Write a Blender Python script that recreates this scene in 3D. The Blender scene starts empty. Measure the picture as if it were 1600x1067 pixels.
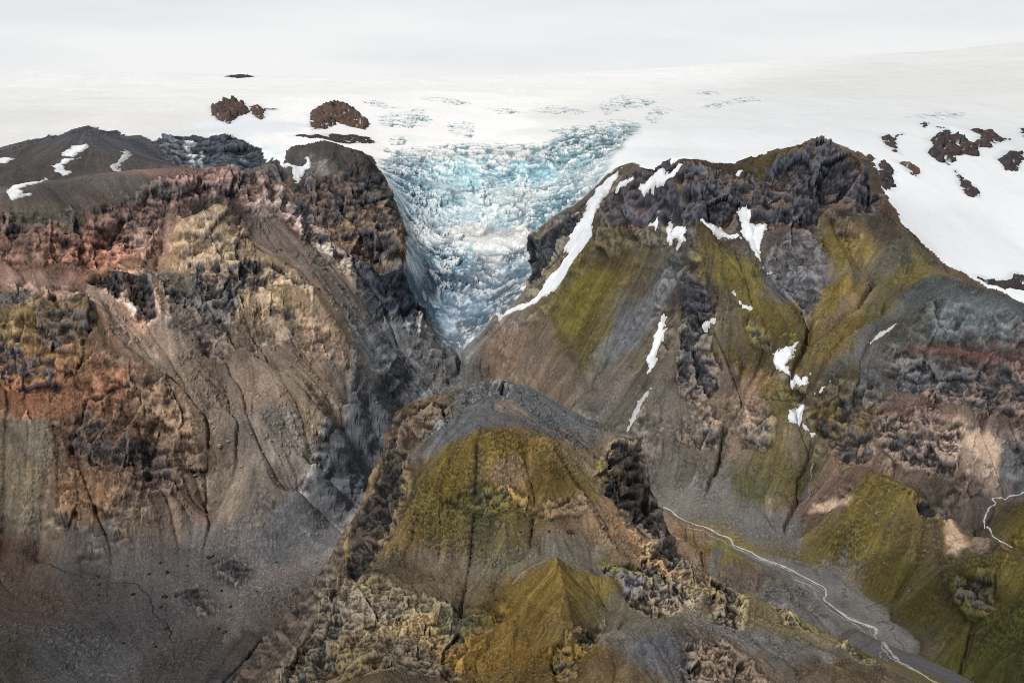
"""Glacier tongue between volcanic mountains, seen from the air: terrain built from projected image coordinates, noise and droplet erosion."""
import bpy
import numpy as np, math
from concurrent.futures import ThreadPoolExecutor
f4=np.float32
POOL=ThreadPoolExecutor(4)
def par(fn,*arrs,n=16):
    """run an elementwise function over flat chunks on four threads"""
    sh=arrs[0].shape; fl=[np.ascontiguousarray(a,dtype=f4).ravel() for a in arrs]
    ix=np.linspace(0,fl[0].size,n+1).astype(int)
    parts=list(POOL.map(lambda k: fn(*[a[ix[k]:ix[k+1]] for a in fl]),range(n)))
    return np.concatenate(parts).reshape(sh)
_rs=np.random.RandomState(7)
PERM=np.concatenate([_rs.permutation(256)]*3).astype(np.int32)
_a=_rs.rand(256)*2*np.pi
G2x,G2y=np.cos(_a).astype(f4),np.sin(_a).astype(f4)
_g=_rs.randn(256,3); _g/=np.linalg.norm(_g,axis=1)[:,None]
G3=_g.astype(f4)
RV=_rs.rand(256,3).astype(f4)
def _fade(t): return t*t*t*(t*(t*6-15)+10)
def _p2(x,y,s):
    xi=np.floor(x); yi=np.floor(y); fx=(x-xi).astype(f4); fy=(y-yi).astype(f4)
    xi=(xi.astype(np.int32)+s*17)&255; yi=(yi.astype(np.int32)+s*31)&255
    u=_fade(fx); v=_fade(fy)
    a=PERM[xi]; b=PERM[xi+1]
    def g(h,dx,dy): return G2x[h]*dx+G2y[h]*dy
    n00=g(PERM[a+yi],fx,fy); n10=g(PERM[b+yi],fx-1,fy); n01=g(PERM[a+yi+1],fx,fy-1); n11=g(PERM[b+yi+1],fx-1,fy-1)
    x0=n00+u*(n10-n00); x1=n01+u*(n11-n01)
    return (x0+v*(x1-x0))*1.5
def _p3(x,y,z,s):
    xi=np.floor(x); yi=np.floor(y); zi=np.floor(z); fx=x-xi; fy=y-yi; fz=z-zi
    xi=(xi.astype(np.int32)+s*17)&255; yi=(yi.astype(np.int32)+s*31)&255; zi=(zi.astype(np.int32)+s*11)&255
    u=_fade(fx); v=_fade(fy); w=_fade(fz)
    out=None
    A=PERM[xi]; B=PERM[xi+1]
    def g(h,dx,dy,dz): return G3[h,0]*dx+G3[h,1]*dy+G3[h,2]*dz
    r=[]
    for dz in (0,1):
        q=[]
        for dy in (0,1):
            h0=PERM[PERM[A+yi+dy]+zi+dz]; h1=PERM[PERM[B+yi+dy]+zi+dz]
            a=g(h0,fx,fy-dy,fz-dz); b=g(h1,fx-1,fy-dy,fz-dz); q.append(a+u*(b-a))
        r.append(q[0]+v*(q[1]-q[0]))
    return (r[0]+w*(r[1]-r[0]))*1.5
def fbm2(x,y,sc,oc=4,s=0,g=.5,ridge=False):
    def f(x,y):
        o=np.zeros_like(x); a=1.; t=0.; k=1./sc
        for i in range(oc):
            n=_p2(x*k,y*k,s+i)
            o+=a*((1-np.abs(n)*1.6)*2-1 if ridge else n); t+=a; a*=g; k*=2.03
        return o/t
    return par(f,x,y)
def fbm3(x,y,z,sc,oc=4,s=0,g=.5,ridge=False):
    def f(x,y,z):
        o=np.zeros_like(x); a=1.; t=0.; k=1./sc
        for i in range(oc):
            n=_p3(x*k,y*k,z*k,s+i)
            o+=a*((1-np.abs(n)*1.6)*2-1 if ridge else n); t+=a; a*=g; k*=2.03
        return o/t
    return par(f,x,y,z)
def vor2(x,y,sc,s=0):
    """F1, F2-F1 and a cell value"""
    def f(x,y):
        x=x/sc; y=y/sc; xi=np.floor(x).astype(np.int32); yi=np.floor(y).astype(np.int32)
        f1=np.full(x.shape,9.,f4); f2=f1.copy(); cv=np.zeros_like(f1)
        for dx in (-1,0,1):
            for dy in (-1,0,1):
                cx=xi+dx; cy=yi+dy; h=PERM[PERM[(cx+s*7)&255]+(cy&255)]
                d=np.hypot(cx+RV[h,0]-x,cy+RV[h,1]-y).astype(f4)
                n=d<f1; f2=np.where(n,f1,np.minimum(f2,d)); cv=np.where(n,RV[h,2],cv); f1=np.where(n,d,f1)
        return np.stack([f1,f2-f1,cv],1)
    sh=x.shape; fl=[np.ascontiguousarray(a,dtype=f4).ravel() for a in (x,y)]
    ix=np.linspace(0,fl[0].size,17).astype(int)
    r=np.concatenate(list(POOL.map(lambda k:f(fl[0][ix[k]:ix[k+1]],fl[1][ix[k]:ix[k+1]]),range(16))))
    return [r[:,i].reshape(sh) for i in range(3)]
def facet3(x,y,z,sc,s=0,tilt=.8):
    """angular blocks: nearest-cell planes with random height and tilt"""
    def f(x,y,z):
        x=x/sc; y=y/sc; z=z/sc; xi=np.floor(x).astype(np.int32); yi=np.floor(y).astype(np.int32); zi=np.floor(z).astype(np.int32)
        f1=np.full(x.shape,9.,f4); hh=np.zeros(x.shape,np.int32); ox=np.zeros_like(f1); oy=ox.copy(); oz=ox.copy()
        for dx in (-1,0,1):
            for dy in (-1,0,1):
                for dz in (-1,0,1):
                    cx=xi+dx; cy=yi+dy; cz=zi+dz; h=PERM[PERM[PERM[(cx+s*7)&255]+((cy+s)&255)]+(cz&255)]
                    ax=x-cx-RV[h,0]; ay=y-cy-RV[h,1]; az=z-cz-RV[h,2]; d=(ax*ax+ay*ay+az*az).astype(f4)
                    n=d<f1; f1=np.where(n,d,f1); hh=np.where(n,h,hh); ox=np.where(n,ax,ox); oy=np.where(n,ay,oy); oz=np.where(n,az,oz)
        g=G3[(hh+91)&255]; return (RV[(hh+37)&255,0]-.5)+tilt*(ox*g[:,0]+oy*g[:,1]+oz*g[:,2])
    return par(f,x,y,z,n=48)
def rbf_fit(p):
    xy=p[:,:2]/1000; z=p[:,2]
    # drop near duplicates
    keep=[]
    for i in range(len(xy)):
        if all((xy[i,0]-xy[j,0])**2+(xy[i,1]-xy[j,1])**2>.003**2 for j in keep): keep.append(i)
    xy=xy[keep]; z=z[keep]; n=len(z)
    d=np.linalg.norm(xy[:,None]-xy[None],axis=2)
    A=np.zeros((n+3,n+3)); A[:n,:n]=d; A[:n,n]=1; A[:n,n+1:]=xy; A[n,:n]=1; A[n+1:,:n]=xy.T
    w=np.linalg.solve(A,np.concatenate([z,[0,0,0]]))
    return xy,w
def rbf_eval(m,x,y):
    xy,w=m; n=len(xy); X=x.ravel()/1000; Y=y.ravel()/1000
    def f(k):
        a,b=X[k],Y[k]
        d=np.sqrt((a[:,None]-xy[None,:,0])**2+(b[:,None]-xy[None,:,1])**2)
        return d@w[:n]+w[n]+a*w[n+1]+b*w[n+2]
    ch=np.array_split(np.arange(X.size),max(1,X.size//4000))
    return np.concatenate(list(POOL.map(f,ch))).reshape(x.shape)
def blur(a,s):
    """gaussian by separable convolution, edge padded"""
    r=max(1,int(3*s)); k=np.exp(-np.arange(-r,r+1)**2/(2*s*s)); k/=k.sum()
    for ax in (0,1):
        p=np.pad(a,[(r,r) if i==ax else (0,0) for i in (0,1)],mode='edge')
        o=np.zeros_like(a)
        for i,w in enumerate(k):
            o+=w*(p[i:i+a.shape[0]] if ax==0 else p[:,i:i+a.shape[1]])
        a=o
    return a
def bil(F,i,j):
    """bilinear read of raster F at float row i, column j"""
    i=np.clip(i,0,F.shape[0]-1.001); j=np.clip(j,0,F.shape[1]-1.001)
    a=i.astype(np.int32); b=j.astype(np.int32); u=i-a; v=j-b
    return (F[a,b]*(1-u)+F[a+1,b]*u)*(1-v)+(F[a,b+1]*(1-u)+F[a+1,b+1]*u)*v
def sst(a,b,x):
    t=np.clip((x-a)/(b-a),0,1); return t*t*(3-2*t)
# ---------------------------------------------------------------- terrain raster (polar map around the camera)
NT=900; TH0=-math.radians(36); DT=math.radians(72)/(NT-1); R0=300.; NR=int(math.log(9500/R0)/DT)
def rc(x,y):
    """map metres -> raster row, column"""
    r=np.hypot(x,y); return np.log(r/R0)/DT,(np.arctan2(x,y)-TH0)/DT
RI=np.exp(np.arange(NR)*DT)*R0; TI=TH0+np.arange(NT)*DT
RX=(RI[:,None]*np.sin(TI)[None]).astype(f4); RY=(RI[:,None]*np.cos(TI)[None]).astype(f4); RR=np.broadcast_to(RI[:,None],RX.shape).astype(f4)
def coarse(m,k):
    a=np.arange(0,NR+k,k); b=np.arange(0,NT+k,k)
    r=np.exp(a*DT)[:,None]*R0; q=(TH0+b*DT)[None]
    C=rbf_eval(m,r*np.sin(q),r*np.cos(q))
    I,J=np.meshgrid(np.arange(NR)/k,np.arange(NT)/k,indexing='ij')
    return bil(C,I,J)
def base_surface(base,hill):
    S=blur(coarse(rbf_fit(np.array(base,float)),4),2.6); Hh=blur(coarse(rbf_fit(np.array(hill,float)),3),2.0)
    return S.astype(f4),Hh.astype(f4)
def sdf(x,y,poly,pad=60.):
    """signed distance (positive inside) to a map polygon, evaluated near it only"""
    p=np.array(poly,float); out=np.full(x.shape,-1e4,f4)
    lo=p.min(0)-pad; hi=p.max(0)+pad
    sel=np.nonzero(((x>lo[0])&(x<hi[0])&(y>lo[1])&(y<hi[1])).ravel())[0]
    if sel.size==0: return out
    def f(k):
        a=x.ravel()[k]; b=y.ravel()[k]; d=np.full(k.size,1e12,f4); ins=np.zeros(k.size,bool)
        for (x0,y0),(x1,y1) in zip(p,np.roll(p,-1,0)):
            ex,ey=x1-x0,y1-y0; wx=a-x0; wy=b-y0
            t=np.clip((wx*ex+wy*ey)/(ex*ex+ey*ey+1e-9),0,1)
            d=np.minimum(d,(wx-ex*t)**2+(wy-ey*t)**2)
            c=((y0<=b)!=(y1<=b))&(a<ex*(b-y0)/(ey if abs(ey)>1e-9 else 1e-9)+x0); ins^=c
        return np.where(ins,1,-1)*np.sqrt(d)
    out.ravel()[sel]=np.concatenate(list(POOL.map(f,np.array_split(sel,max(1,sel.size//40000)))))
    return out
def line_d(x,y,line,pad):
    p=np.array(line,float); out=np.full(x.shape,1e4,f4)
    lo=p.min(0)-pad; hi=p.max(0)+pad
    sel=np.nonzero(((x>lo[0])&(x<hi[0])&(y>lo[1])&(y<hi[1])).ravel())[0]
    a=x.ravel()[sel]; b=y.ravel()[sel]; d=np.full(sel.size,1e12)
    for (x0,y0),(x1,y1) in zip(p[:-1],p[1:]):
        ex,ey=x1-x0,y1-y0; wx=a-x0; wy=b-y0
        t=np.clip((wx*ex+wy*ey)/(ex*ex+ey*ey+1e-9),0,1); d=np.minimum(d,(wx-ex*t)**2+(wy-ey*t)**2)
    out.ravel()[sel]=np.sqrt(d); return out
def erode(H,K,n=70000,steps=90,seed=1,k=.05):
    """droplets run down the raster, cutting gullies; K scales the cut"""
    rs=np.random.RandomState(seed); h=(H/RR).astype(np.float64); base=h.copy()   # heights in cells of equal angle
    acc=np.zeros(H.size); ni,nj=H.shape
    for rep in range(3):
        pi=rs.rand(n)*(ni*.72-4)+2; pj=rs.rand(n)*(nj-4)+2; di=np.zeros(n); dj=np.zeros(n); sed=np.zeros(n); hs=blur(h,.8)
        gi,gj=np.gradient(hs)
        for s in range(steps):
            a=pi.astype(int); b=pj.astype(int); q=a*nj+b
            g1=gi.ravel()[q]; g2=gj.ravel()[q]
            di=di*.55-g1*.45; dj=dj*.55-g2*.45
            m=np.sqrt(di*di+dj*dj)+1e-9; slope=np.sqrt(g1*g1+g2*g2)/DT
            si,sj=di/m,dj/m
            cut=k*DT*np.clip(slope-.12,-.2,1.)*K.ravel()[q]*min(1,s/12)
            cut=np.where(cut<0,np.maximum(cut,-sed*.15),cut); sed=sed+cut
            h.ravel()[:]-=np.bincount(q,cut*.5,h.size)+np.bincount(q+1,cut*.25,h.size)+np.bincount(q+nj,cut*.25,h.size)
            acc+=np.bincount(q,minlength=h.size)
            pi=np.clip(pi+si,1,ni-3); pj=np.clip(pj+sj,1,nj-3)
    d=np.clip((h-base)*RR,-.010*RR,.004*RR)
    return d.astype(f4),acc.reshape(H.shape).astype(f4)
def lic(H,seed=3,n=26,pre=1.5,soft=0,step=1.):
    """noise smeared down the fall line"""
    rs=np.random.RandomState(seed); N=rs.randn(*H.shape).astype(f4)
    if soft: N=blur(N,soft)
    gi,gj=np.gradient(blur(H,pre)/RR); m=np.sqrt(gi*gi+gj*gj)+1e-9; gi=(gi/m).astype(f4); gj=(gj/m).astype(f4)
    def f(k):
        rows=np.arange(*k); I,J=np.meshgrid(rows.astype(f4),np.arange(H.shape[1],dtype=f4),indexing='ij'); o=np.zeros(I.shape,f4)
        for sg in (1,-1):
            i=I.copy(); j=J.copy()
            for s in range(n):
                a=np.clip(i+.5,0,H.shape[0]-1).astype(np.int32); b=np.clip(j+.5,0,H.shape[1]-1).astype(np.int32)
                o+=N[a,b]; i-=sg*step*gi[a,b]; j-=sg*step*gj[a,b]
        return o
    e=np.linspace(0,H.shape[0],33).astype(int)
    o=np.concatenate(list(POOL.map(f,zip(e[:-1],e[1:]))))
    return o/o.std()
def stage1(D):
    """heights, masks and flow fields on the raster"""
    S,Hh=base_surface(D['base'],D['hill'])
    H=np.maximum(S,Hh); gap=Hh-S
    # soften the crease a little
    ice=sst(-25,25,sdf(RX,RY,D['ice'],80)); flat=np.maximum(sst(-30,15,sdf(RX,RY,D['gravel'],60)),.8*sst(-40,30,sdf(RX,RY,D['lfloor'],80))*(gap<0)); plat=sst(-30,40,sdf(RX,RY,D['plateau'],80))
    fal=sst(-15,30,sdf(RX,RY,D['fall'],60))
    hill=sst(-2,6,gap)
    K=np.clip((1-ice)*(1-.9*flat)*(1-.75*plat),0,1)
    wx=fbm2(RX,RY,260,2,40)*60; wy=fbm2(RX,RY,260,2,44)*60
    n1=fbm2(RX+wx,RY+wy,170,5,3,.52,True); n2=fbm2(RX,RY,60,4,9,.55); n3=fbm2(RX*1.0,RY,28,4,19,.55,True)
    far=(1-hill); sc0=RR/1555.
    H=H+K*(far*(n1*9+n2*1.6)+hill*(n2*2.4+n3*1.6))
    H=H+ice*(1-fal)*fbm2(RX,RY,420,3,60)*np.clip(RR/3000,0,1.5)*9
    H=H+(plat+.6*flat)*fbm2(RX,RY,120,4,63)*4
    # gullies and ribs traced in image coordinates
    for key,sgn in (('gul',-1),('rib',1)):
        for ln in D[key]:
            d=line_d(RX+wx*.10*sc0,RY+wy*.10*sc0,ln,60)/sc0
            H=H+sgn*sc0*(1-ice)*6.5*np.exp(-d/8.)
    dE,acc=erode(H,K*(1-.35*hill)); dE=blur(dE,.7)*1.15
    H=H+dE
    # crags: the slope breaks into steps, strongest inside the traced outcrops
    sc=RR/1555.; cr=np.zeros_like(H)
    for nm,dk,rl,poly in D['crag']:
        cr=np.maximum(cr,sst(-8,6,sdf(RX+wx*.08*sc,RY+wy*.08*sc,poly,50)/sc)*rl)
    cr=np.clip(cr,0,1.2)*(1-ice)*(1-flat)
    wild=sst(.30,.46,fbm2(RX,RY,110,5,300,.62)+.04*far)*(1-ice)*(1-flat)*(1-plat)*.6
    smo=np.zeros_like(H)
    for poly in D['smooth']: smo=np.maximum(smo,sst(-8,8,sdf(RX+wx*.12*sc,RY+wy*.12*sc,poly,50)/sc))
    wild=wild*(1-.85*smo)
    am=np.maximum(cr,wild)
    for stp,nsc,na,lo,wt in ((34,80,40,.42,.5),):
        stp_=np.where(hill>.5,stp*.5,stp); nz=fbm2(RX,RY,nsc,4,int(310+stp),.55)*na*np.where(hill>.5,.55,1)
        q=(H+nz)/stp_; fl=np.floor(q); f=q-fl
        H=H+am*wt*((fl+sst(lo,.97,f))*stp_-stp_*.35-nz-H+ (nz*0))
    sm_=np.clip(am*1.3,0,1); H=H+sm_*(blur(H,2.2)-H)
    pd=sdf(RX,RY,D['pond'],30); H=H-3.0*sst(-5,4,pd)
    rv=line_d(RX,RY,D['river'],60); H=H-1.0*sst(9,2,rv)
    st=lic(H,3,22); st2=lic(H,5,34,3.,2.2,1.8)
    return dict(H=H.astype(f4),gap=gap,ice=ice,flat=flat,plat=plat,fal=fal,hill=hill,acc=acc,streak=st.astype(f4),streak2=st2.astype(f4),dE=dE,am=am.astype(f4),smo=smo.astype(f4))

# image coordinates projected onto the terrain at assumed depths, in map metres (x east, y north, z up from the camera)
D={}
D['base']=[(-107,2080,-466),(-126,2040,-476),(-146,2000,-485),(-162,1943,-486),(-178,1887,-487),(-195,1830,-487),(-205,1783,-491),(-215,1737,-494),(-226,1690,-497),(-232,1630,-507),(-238,1570,-517),(-240,1517,-519),(-242,1463,-522),(-244,1410,-524),(-250,1365,-529),(-256,1320,-534),(-262,1275,-538),(-287,1232,-542),(-312,1190,-546),(-369,1130,-553),(-408,1080,-561),(-405,1010,-563),(-396,930,-560),(-389,880,-557),(-382,830,-554),(-370,783,-551),(-357,737,-549),(-345,690,-546),(-951,1560,-147),(-871,1580,-143),(-820,1600,-142),(-777,1630,-143),(-734,1660,-143),(-714,1720,-129),(-688,1800,-115),(-664,1850,-104),(-640,1900,-92),(-615,1940,-87),(-590,1980,-82),(-554,2010,-84),(-518,2040,-86),(-471,2060,-96),(-861,1550,-196),(-806,1560,-199),(-740,1545,-215),(-698,1560,-222),(-665,1630,-227),(-644,1690,-219),(-637,1735,-199),(-629,1780,-179),(-617,1820,-159),(-606,1860,-139),(-571,1893,-144),(-536,1927,-148),(-501,1960,-153),(-461,2000,-169),(-1294,2150,-73),(-1255,2175,-68),(-1216,2200,-63),(-1177,2225,-58),(-1138,2250,-53),(-1112,2290,-42),(-1087,2330,-31),(-1043,2365,-18),(-999,2400,-4),(-949,2430,-18),(-906,2435,-32),(-863,2440,-46),(-633,1500,-225),(-605,1530,-217),(-582,1545,-235),(-560,1600,-233),(-536,1640,-234),(-511,1680,-234),(-440,1700,-231),(-386,1700,-248),(-331,1690,-291),(-296,1670,-326),(-261,1650,-361),(-618,1480,-255),(-575,1488,-284),(-511,1500,-293),(-483,1570,-296),(-419,1600,-312),(-378,1650,-317),(-577,1740,-166),(-552,1762,-143),(-504,1765,-117),(-485,1775,-187),(-575,1690,-241),(-547,1688,-240),(-498,1692,-227),(-451,1725,-218),(-743,1370,-254),(-699,1390,-250),(-667,1412,-243),(-645,1425,-236),(-615,1418,-244),(-596,1400,-269),(-543,1372,-319),(-499,1368,-355),(-456,1365,-392),(-406,1342,-422),(-356,1320,-453),(-304,1275,-488),(-713,1270,-369),(-660,1285,-369),(-615,1300,-364),(-576,1335,-351),(-550,1360,-339),(-521,2370,-47),(-474,2395,-41),(-427,2420,-36),(-379,2400,-53),(-331,2380,-70),(-313,2330,-106),(-295,2280,-142),(-277,2237,-167),(-259,2193,-191),(-242,2150,-216),(-240,2090,-264),(-499,2210,-114),(-423,2220,-113),(-355,2235,-114),(-299,2230,-153),(-468,2120,-179),(-421,2098,-202),(-374,2075,-224),(-305,2055,-259),(-253,2060,-280),(-900,2620,-22),(-748,2640,-18),(-649,2570,-51),(-564,2470,-95),(-813,2420,-93),(-764,2410,-92),(-715,2400,-92),(-657,2380,-94),(-599,2360,-96),(-54,2050,-439),(0,2070,-397),(68,2080,-355),(108,2090,-305),(132,2100,-266),(156,2110,-228),(195,2110,-158),(227,2100,-88),(263,2070,-82),(288,2022,-79),(313,1975,-76),(347,1955,-68),(394,1970,-73),(441,1985,-77),(492,1995,-62),(559,2010,-42),(605,2000,-27),(636,1995,-39),(678,1985,-55),(708,1975,-86),(716,1945,-133),(716,1902,-154),(716,1860,-175),(723,1815,-193),(731,1770,-212),(744,1690,-237),(749,1640,-244),(754,1590,-250),(763,1520,-256),(765,1475,-262),(767,1430,-267),(777,1380,-279),(788,1330,-291),(349,1930,-74),(380,1932,-86),(444,1940,-94),(520,1950,-82),(575,1950,-75),(619,1955,-70),(323,1850,-176),(357,1855,-177),(399,1850,-198),(433,1842,-209),(476,1852,-181),(551,1870,-170),(592,1890,-142),(651,1905,-145),(678,1890,-163),(324,1810,-199),(325,1740,-254),(308,1690,-295),(291,1640,-337),(275,1600,-371),(259,1560,-405),(235,1520,-435),(211,1480,-466),(294,1830,-255),(280,1775,-287),(265,1720,-319),(253,1680,-344),(241,1640,-368),(229,1600,-393),(209,1550,-427),(189,1500,-460),(434,1822,-201),(439,1760,-236),(447,1690,-280),(447,1645,-304),(447,1600,-329),(449,1540,-358),(454,1500,-381),(429,1442,-414),(439,1400,-451),(422,1350,-482),(384,1288,-518),(650,1900,-154),(653,1857,-177),(655,1813,-200),(657,1770,-223),(629,1733,-244),(602,1697,-265),(574,1660,-286),(544,1623,-303),(514,1587,-321),(485,1550,-339),(457,1505,-378),(350,1815,-196),(376,1765,-228),(386,1728,-254),(396,1690,-280),(403,1645,-309),(410,1600,-339),(424,1545,-369),(545,1820,-206),(534,1780,-236),(522,1740,-265),(504,1690,-290),(485,1640,-315),(470,1595,-332),(455,1550,-350),(589,1830,-207),(579,1770,-234),(569,1710,-260),(553,1670,-279),(537,1630,-297),(521,1590,-316),(487,1540,-347),(607,1520,-290),(639,1530,-273),(686,1500,-268),(742,1455,-273),(785,1390,-285),(589,1480,-324),(635,1460,-324),(690,1435,-322),(739,1400,-318),(774,1330,-322),(478,1290,-435),(485,1245,-440),(514,1200,-455),(539,1160,-465),(557,1112,-476),(562,1085,-481),(730,1280,-476),(683,1255,-475),(632,1235,-479),(603,1190,-490),(595,1135,-498),(607,1110,-503),(624,1060,-502),(485,1045,-499),(508,1050,-485),(539,1035,-464),(563,1020,-464),(597,980,-457),(223,1430,-509),(257,1384,-512),(291,1338,-515),(326,1288,-523),(371,1252,-531),(385,1202,-533),(398,1152,-536),(410,1108,-537),(423,1064,-538),(427,1018,-536),(430,972,-534),(456,893,-537),(470,820,-534),(474,775,-532),(477,730,-529),(-27,2000,-519),(-9,1956,-520),(8,1912,-521),(25,1868,-522),(42,1824,-522),(59,1780,-523),(79,1730,-522),(98,1680,-520),(117,1630,-518),(136,1580,-516),(155,1530,-514),(178,1478,-516),(201,1427,-519),(224,1375,-521),(242,1320,-523),(260,1265,-525),(289,1226,-528),(319,1187,-532),(347,1112,-531),(359,1052,-530),(379,1002,-532),(385,962,-529),(417,905,-533),(436,850,-527),(435,790,-522),(434,730,-517),(229,1288,-527),(277,1222,-534),(316,1142,-535),(349,1068,-533),(366,985,-530),(388,915,-533),(394,868,-534),(400,820,-534),(-5217,7000,404),(-4927,7000,403),(-4637,7000,402),(-4348,7000,400),(-4058,7000,399),(-3768,7000,397),(-3479,7000,396),(-3334,7000,392),(-3189,7000,389),(-3045,7000,385),(-2900,7000,382),(-2755,7000,378),(-2611,7000,375),(-2466,7000,371),(-2321,7000,367),(-2176,7000,362),(-2031,7000,358),(-1887,7000,354),(-1742,7000,350),(-1597,7000,347),(-1452,7000,344),(-1307,7000,341),(-1161,7000,338),(-1016,7000,336),(-871,7000,333),(-741,7000,333),(-610,7000,333),(-479,7000,333),(-349,7000,333),(-218,7000,333),(-87,7000,339),(43,7000,345),(174,7000,352),(305,7000,358),(446,7000,364),(587,7000,371),(729,7000,377),(870,7000,383),(1015,7000,393),(1159,7000,403),(1304,7000,413),(1434,7000,419),(1564,7000,426),(1694,7000,433),(1824,7000,440),(1954,7000,446),(2116,7000,458),(2277,7000,469),(2439,7000,481),(2601,7000,492),(2745,7000,502),(2888,7000,512),(3032,7000,521),(3175,7000,534),(3318,7000,546),(3461,7000,559),(3604,7000,570),(3746,7000,581),(3889,7000,592),(4032,7000,603),(4175,7000,614),(4317,7000,625),(4460,7000,632),(4603,7000,639),(4746,7000,646),(4888,7000,653),(5031,7000,660),(5174,7000,667),(-333,2700,-78),(-242,2740,-64),(-138,2730,-72),(-17,2740,-78),(87,2760,-65),(179,2840,-26),(349,3000,6),(-243,2360,-255),(-199,2390,-253),(-156,2420,-251),(-109,2420,-253),(-62,2420,-255),(-16,2410,-250),(31,2400,-244),(-530,1170,-542),(-602,1178,-541),(-501,1022,-546),(-651,1180,-531),(-667,1120,-531),(-537,955,-525),(-483,895,-539),(-525,880,-530),(-291,912,-549),(-277,985,-541),(-310,870,-546),(-505,780,-521),(-251,770,-545),(-281,1120,-556),(-246,1640,-471),(-259,1510,-497),(-270,1395,-518),(-295,1310,-525),(-257,1960,-402),(-175,1890,-478),(-223,1880,-437),(-135,1850,-506),(-229,1640,-426),(-895,1900,-106),(-850,2060,-89),(-770,2130,-82),(-647,2040,-86),(-1026,2020,-88),(-1032,1800,-112),(-853,2250,-55),(-1021,2180,-67),(-695,1530,-233),(-640,1590,-242),(-779,1500,-228),(-465,1960,-178),(-391,1890,-239),(-338,1860,-283),(-283,1880,-348),(-274,2100,-361),(-222,2120,-407),(-316,2030,-289),(-263,2080,-310),(-607,1740,-220),(-448,1780,-225),(-399,1760,-245),(-465,1500,-348),(-381,1520,-353),(-312,1470,-382),(-267,1430,-411),(-244,1530,-397),(-428,1590,-326),(-623,1470,-253),(-568,1442,-296),(-502,1405,-345),(-419,1395,-400),(-340,1370,-431),(-632,1372,-300),(-677,1350,-314),(-648,1320,-343),(-566,1360,-325),(-709,1345,-303),(-538,1290,-415),(-497,1265,-457),(-579,1290,-388),(-675,1260,-384),(-614,1222,-454),(-627,1185,-509),(-568,1180,-516),(-499,1212,-512),(-420,1225,-522),(-467,1335,-439),(-416,1300,-502),(-341,1250,-501),(-289,1290,-479),(-273,1350,-458),(-729,1230,-405),(258,2010,-189),(294,1900,-215),(225,1930,-269),(167,1980,-302),(104,1985,-368),(124,1880,-418),(188,1780,-419),(237,1810,-347),(0,1950,-453),(59,1790,-471),(122,1660,-477),(168,1570,-467),(-80,2010,-474),(496,1785,-225),(482,1745,-266),(629,1940,-96),(670,1930,-114),(684,1700,-259),(617,1570,-307),(535,1500,-348),(477,1465,-385),(602,1650,-284),(577,1450,-366),(632,1400,-368),(718,1350,-361),(510,1390,-399),(579,1330,-400),(662,1320,-393),(680,1260,-432),(635,1295,-417),(469,1370,-431),(443,1310,-468),(650,1262,-455),(723,1220,-401),(580,1260,-450),(623,1150,-486),(651,1130,-477),(422,1262,-496),(407,1185,-518),(451,1150,-503),(493,1100,-497),(441,1075,-530),(443,1022,-531),(527,1110,-493),(507,985,-489),(519,930,-476),(460,965,-516),(464,865,-496),(475,800,-465),(434,760,-477),(253,1445,-491),(284,1400,-500),(340,1445,-475),(320,1345,-514),(368,1355,-499),(396,1402,-461),(352,1505,-432),(385,1550,-392),(337,1595,-370),(301,1500,-441),(358,1660,-308),(392,1450,-416),(477,1430,-411),(-154,2130,-440),(-70,2130,-426),(-171,2185,-390),(-86,2190,-391),(-14,2180,-375),(-146,2250,-343),(-225,2170,-302),(0,2260,-329),(-218,2250,-277),(-91,2340,-295),(30,2350,-281),(-277,2340,-190),(-128,2490,-210),(32,2490,-194),(-308,2500,-124),(-133,2620,-138),(85,2660,-140),(162,2540,-158),(93,2430,-221),(230,2590,-112),(115,2220,-280),(70,2150,-327),(149,2330,-219),(-158,3150,0),(-371,2950,-18),(-675,3600,110),(-1033,3300,61),(-1361,3100,38),(-1484,2950,0),(-927,2950,0),(-563,2800,0),(-602,2650,-41),(500,4000,122),(853,3400,42),(511,2700,-50),(324,2560,-71),(657,2600,-56),(912,2900,-9),(951,2500,-93),(885,2230,-181),(891,2130,-234),(942,2080,-279),(997,2020,-308),(1068,1950,-335),(1325,2600,-162),(1218,2750,-85),(1320,3000,0),(1999,4000,122),(1031,2300,-201),(1161,2250,-269),(0,3800,93),(0,3350,31),(-1705,4200,129),(-1884,3000,19),(1709,3000,-93),(-450,3600,88),(1435,4600,169),(-343,5500,218),(-1714,5500,218),(-2743,5500,218),(1027,5500,252),(2392,5500,301),(1548,2700,-168),(-9000,9500,150),(-7500,9500,150),(-6000,9500,150),(-4500,9500,150),(-3000,9500,150),(-1500,9500,150),(0,9500,150),(1500,9500,150),(3000,9500,150),(4500,9500,150),(6000,9500,150),(7500,9500,150),(9000,9500,150),(283,2230,-138),(387,2180,-135),(484,2180,-145),(557,2200,-118),(672,2220,-90),(745,2180,-120),(762,1980,-256),(780,1890,-286),(797,1810,-309),(811,1710,-324),(823,1640,-327),(857,1560,-344),(-1239,2450,-102),(-1083,2600,-45),(-1181,2530,-74),(-1444,2400,-132),(-574,1830,-194),(-528,1840,-156),(-506,1850,-210),(-670,1470,-273),(503,1290,-481),(557,1200,-506),(576,1150,-510),(525,1085,-513),(560,1075,-497),(-1500,1500,-150),(-1500,1100,-380),(-1100,800,-480),(-700,500,-540),(-300,500,-540),(-300,250,-540),(300,250,-540),(700,500,-500),(1000,700,-430),(1300,1000,-330),(1500,1400,-250),(0,500,-540),(0,800,-540),(0,1100,-535),(150,1300,-525),(-150,1300,-525),(0,1500,-510),(0,1750,-495),(300,900,-535),(-250,800,-540)]
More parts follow.
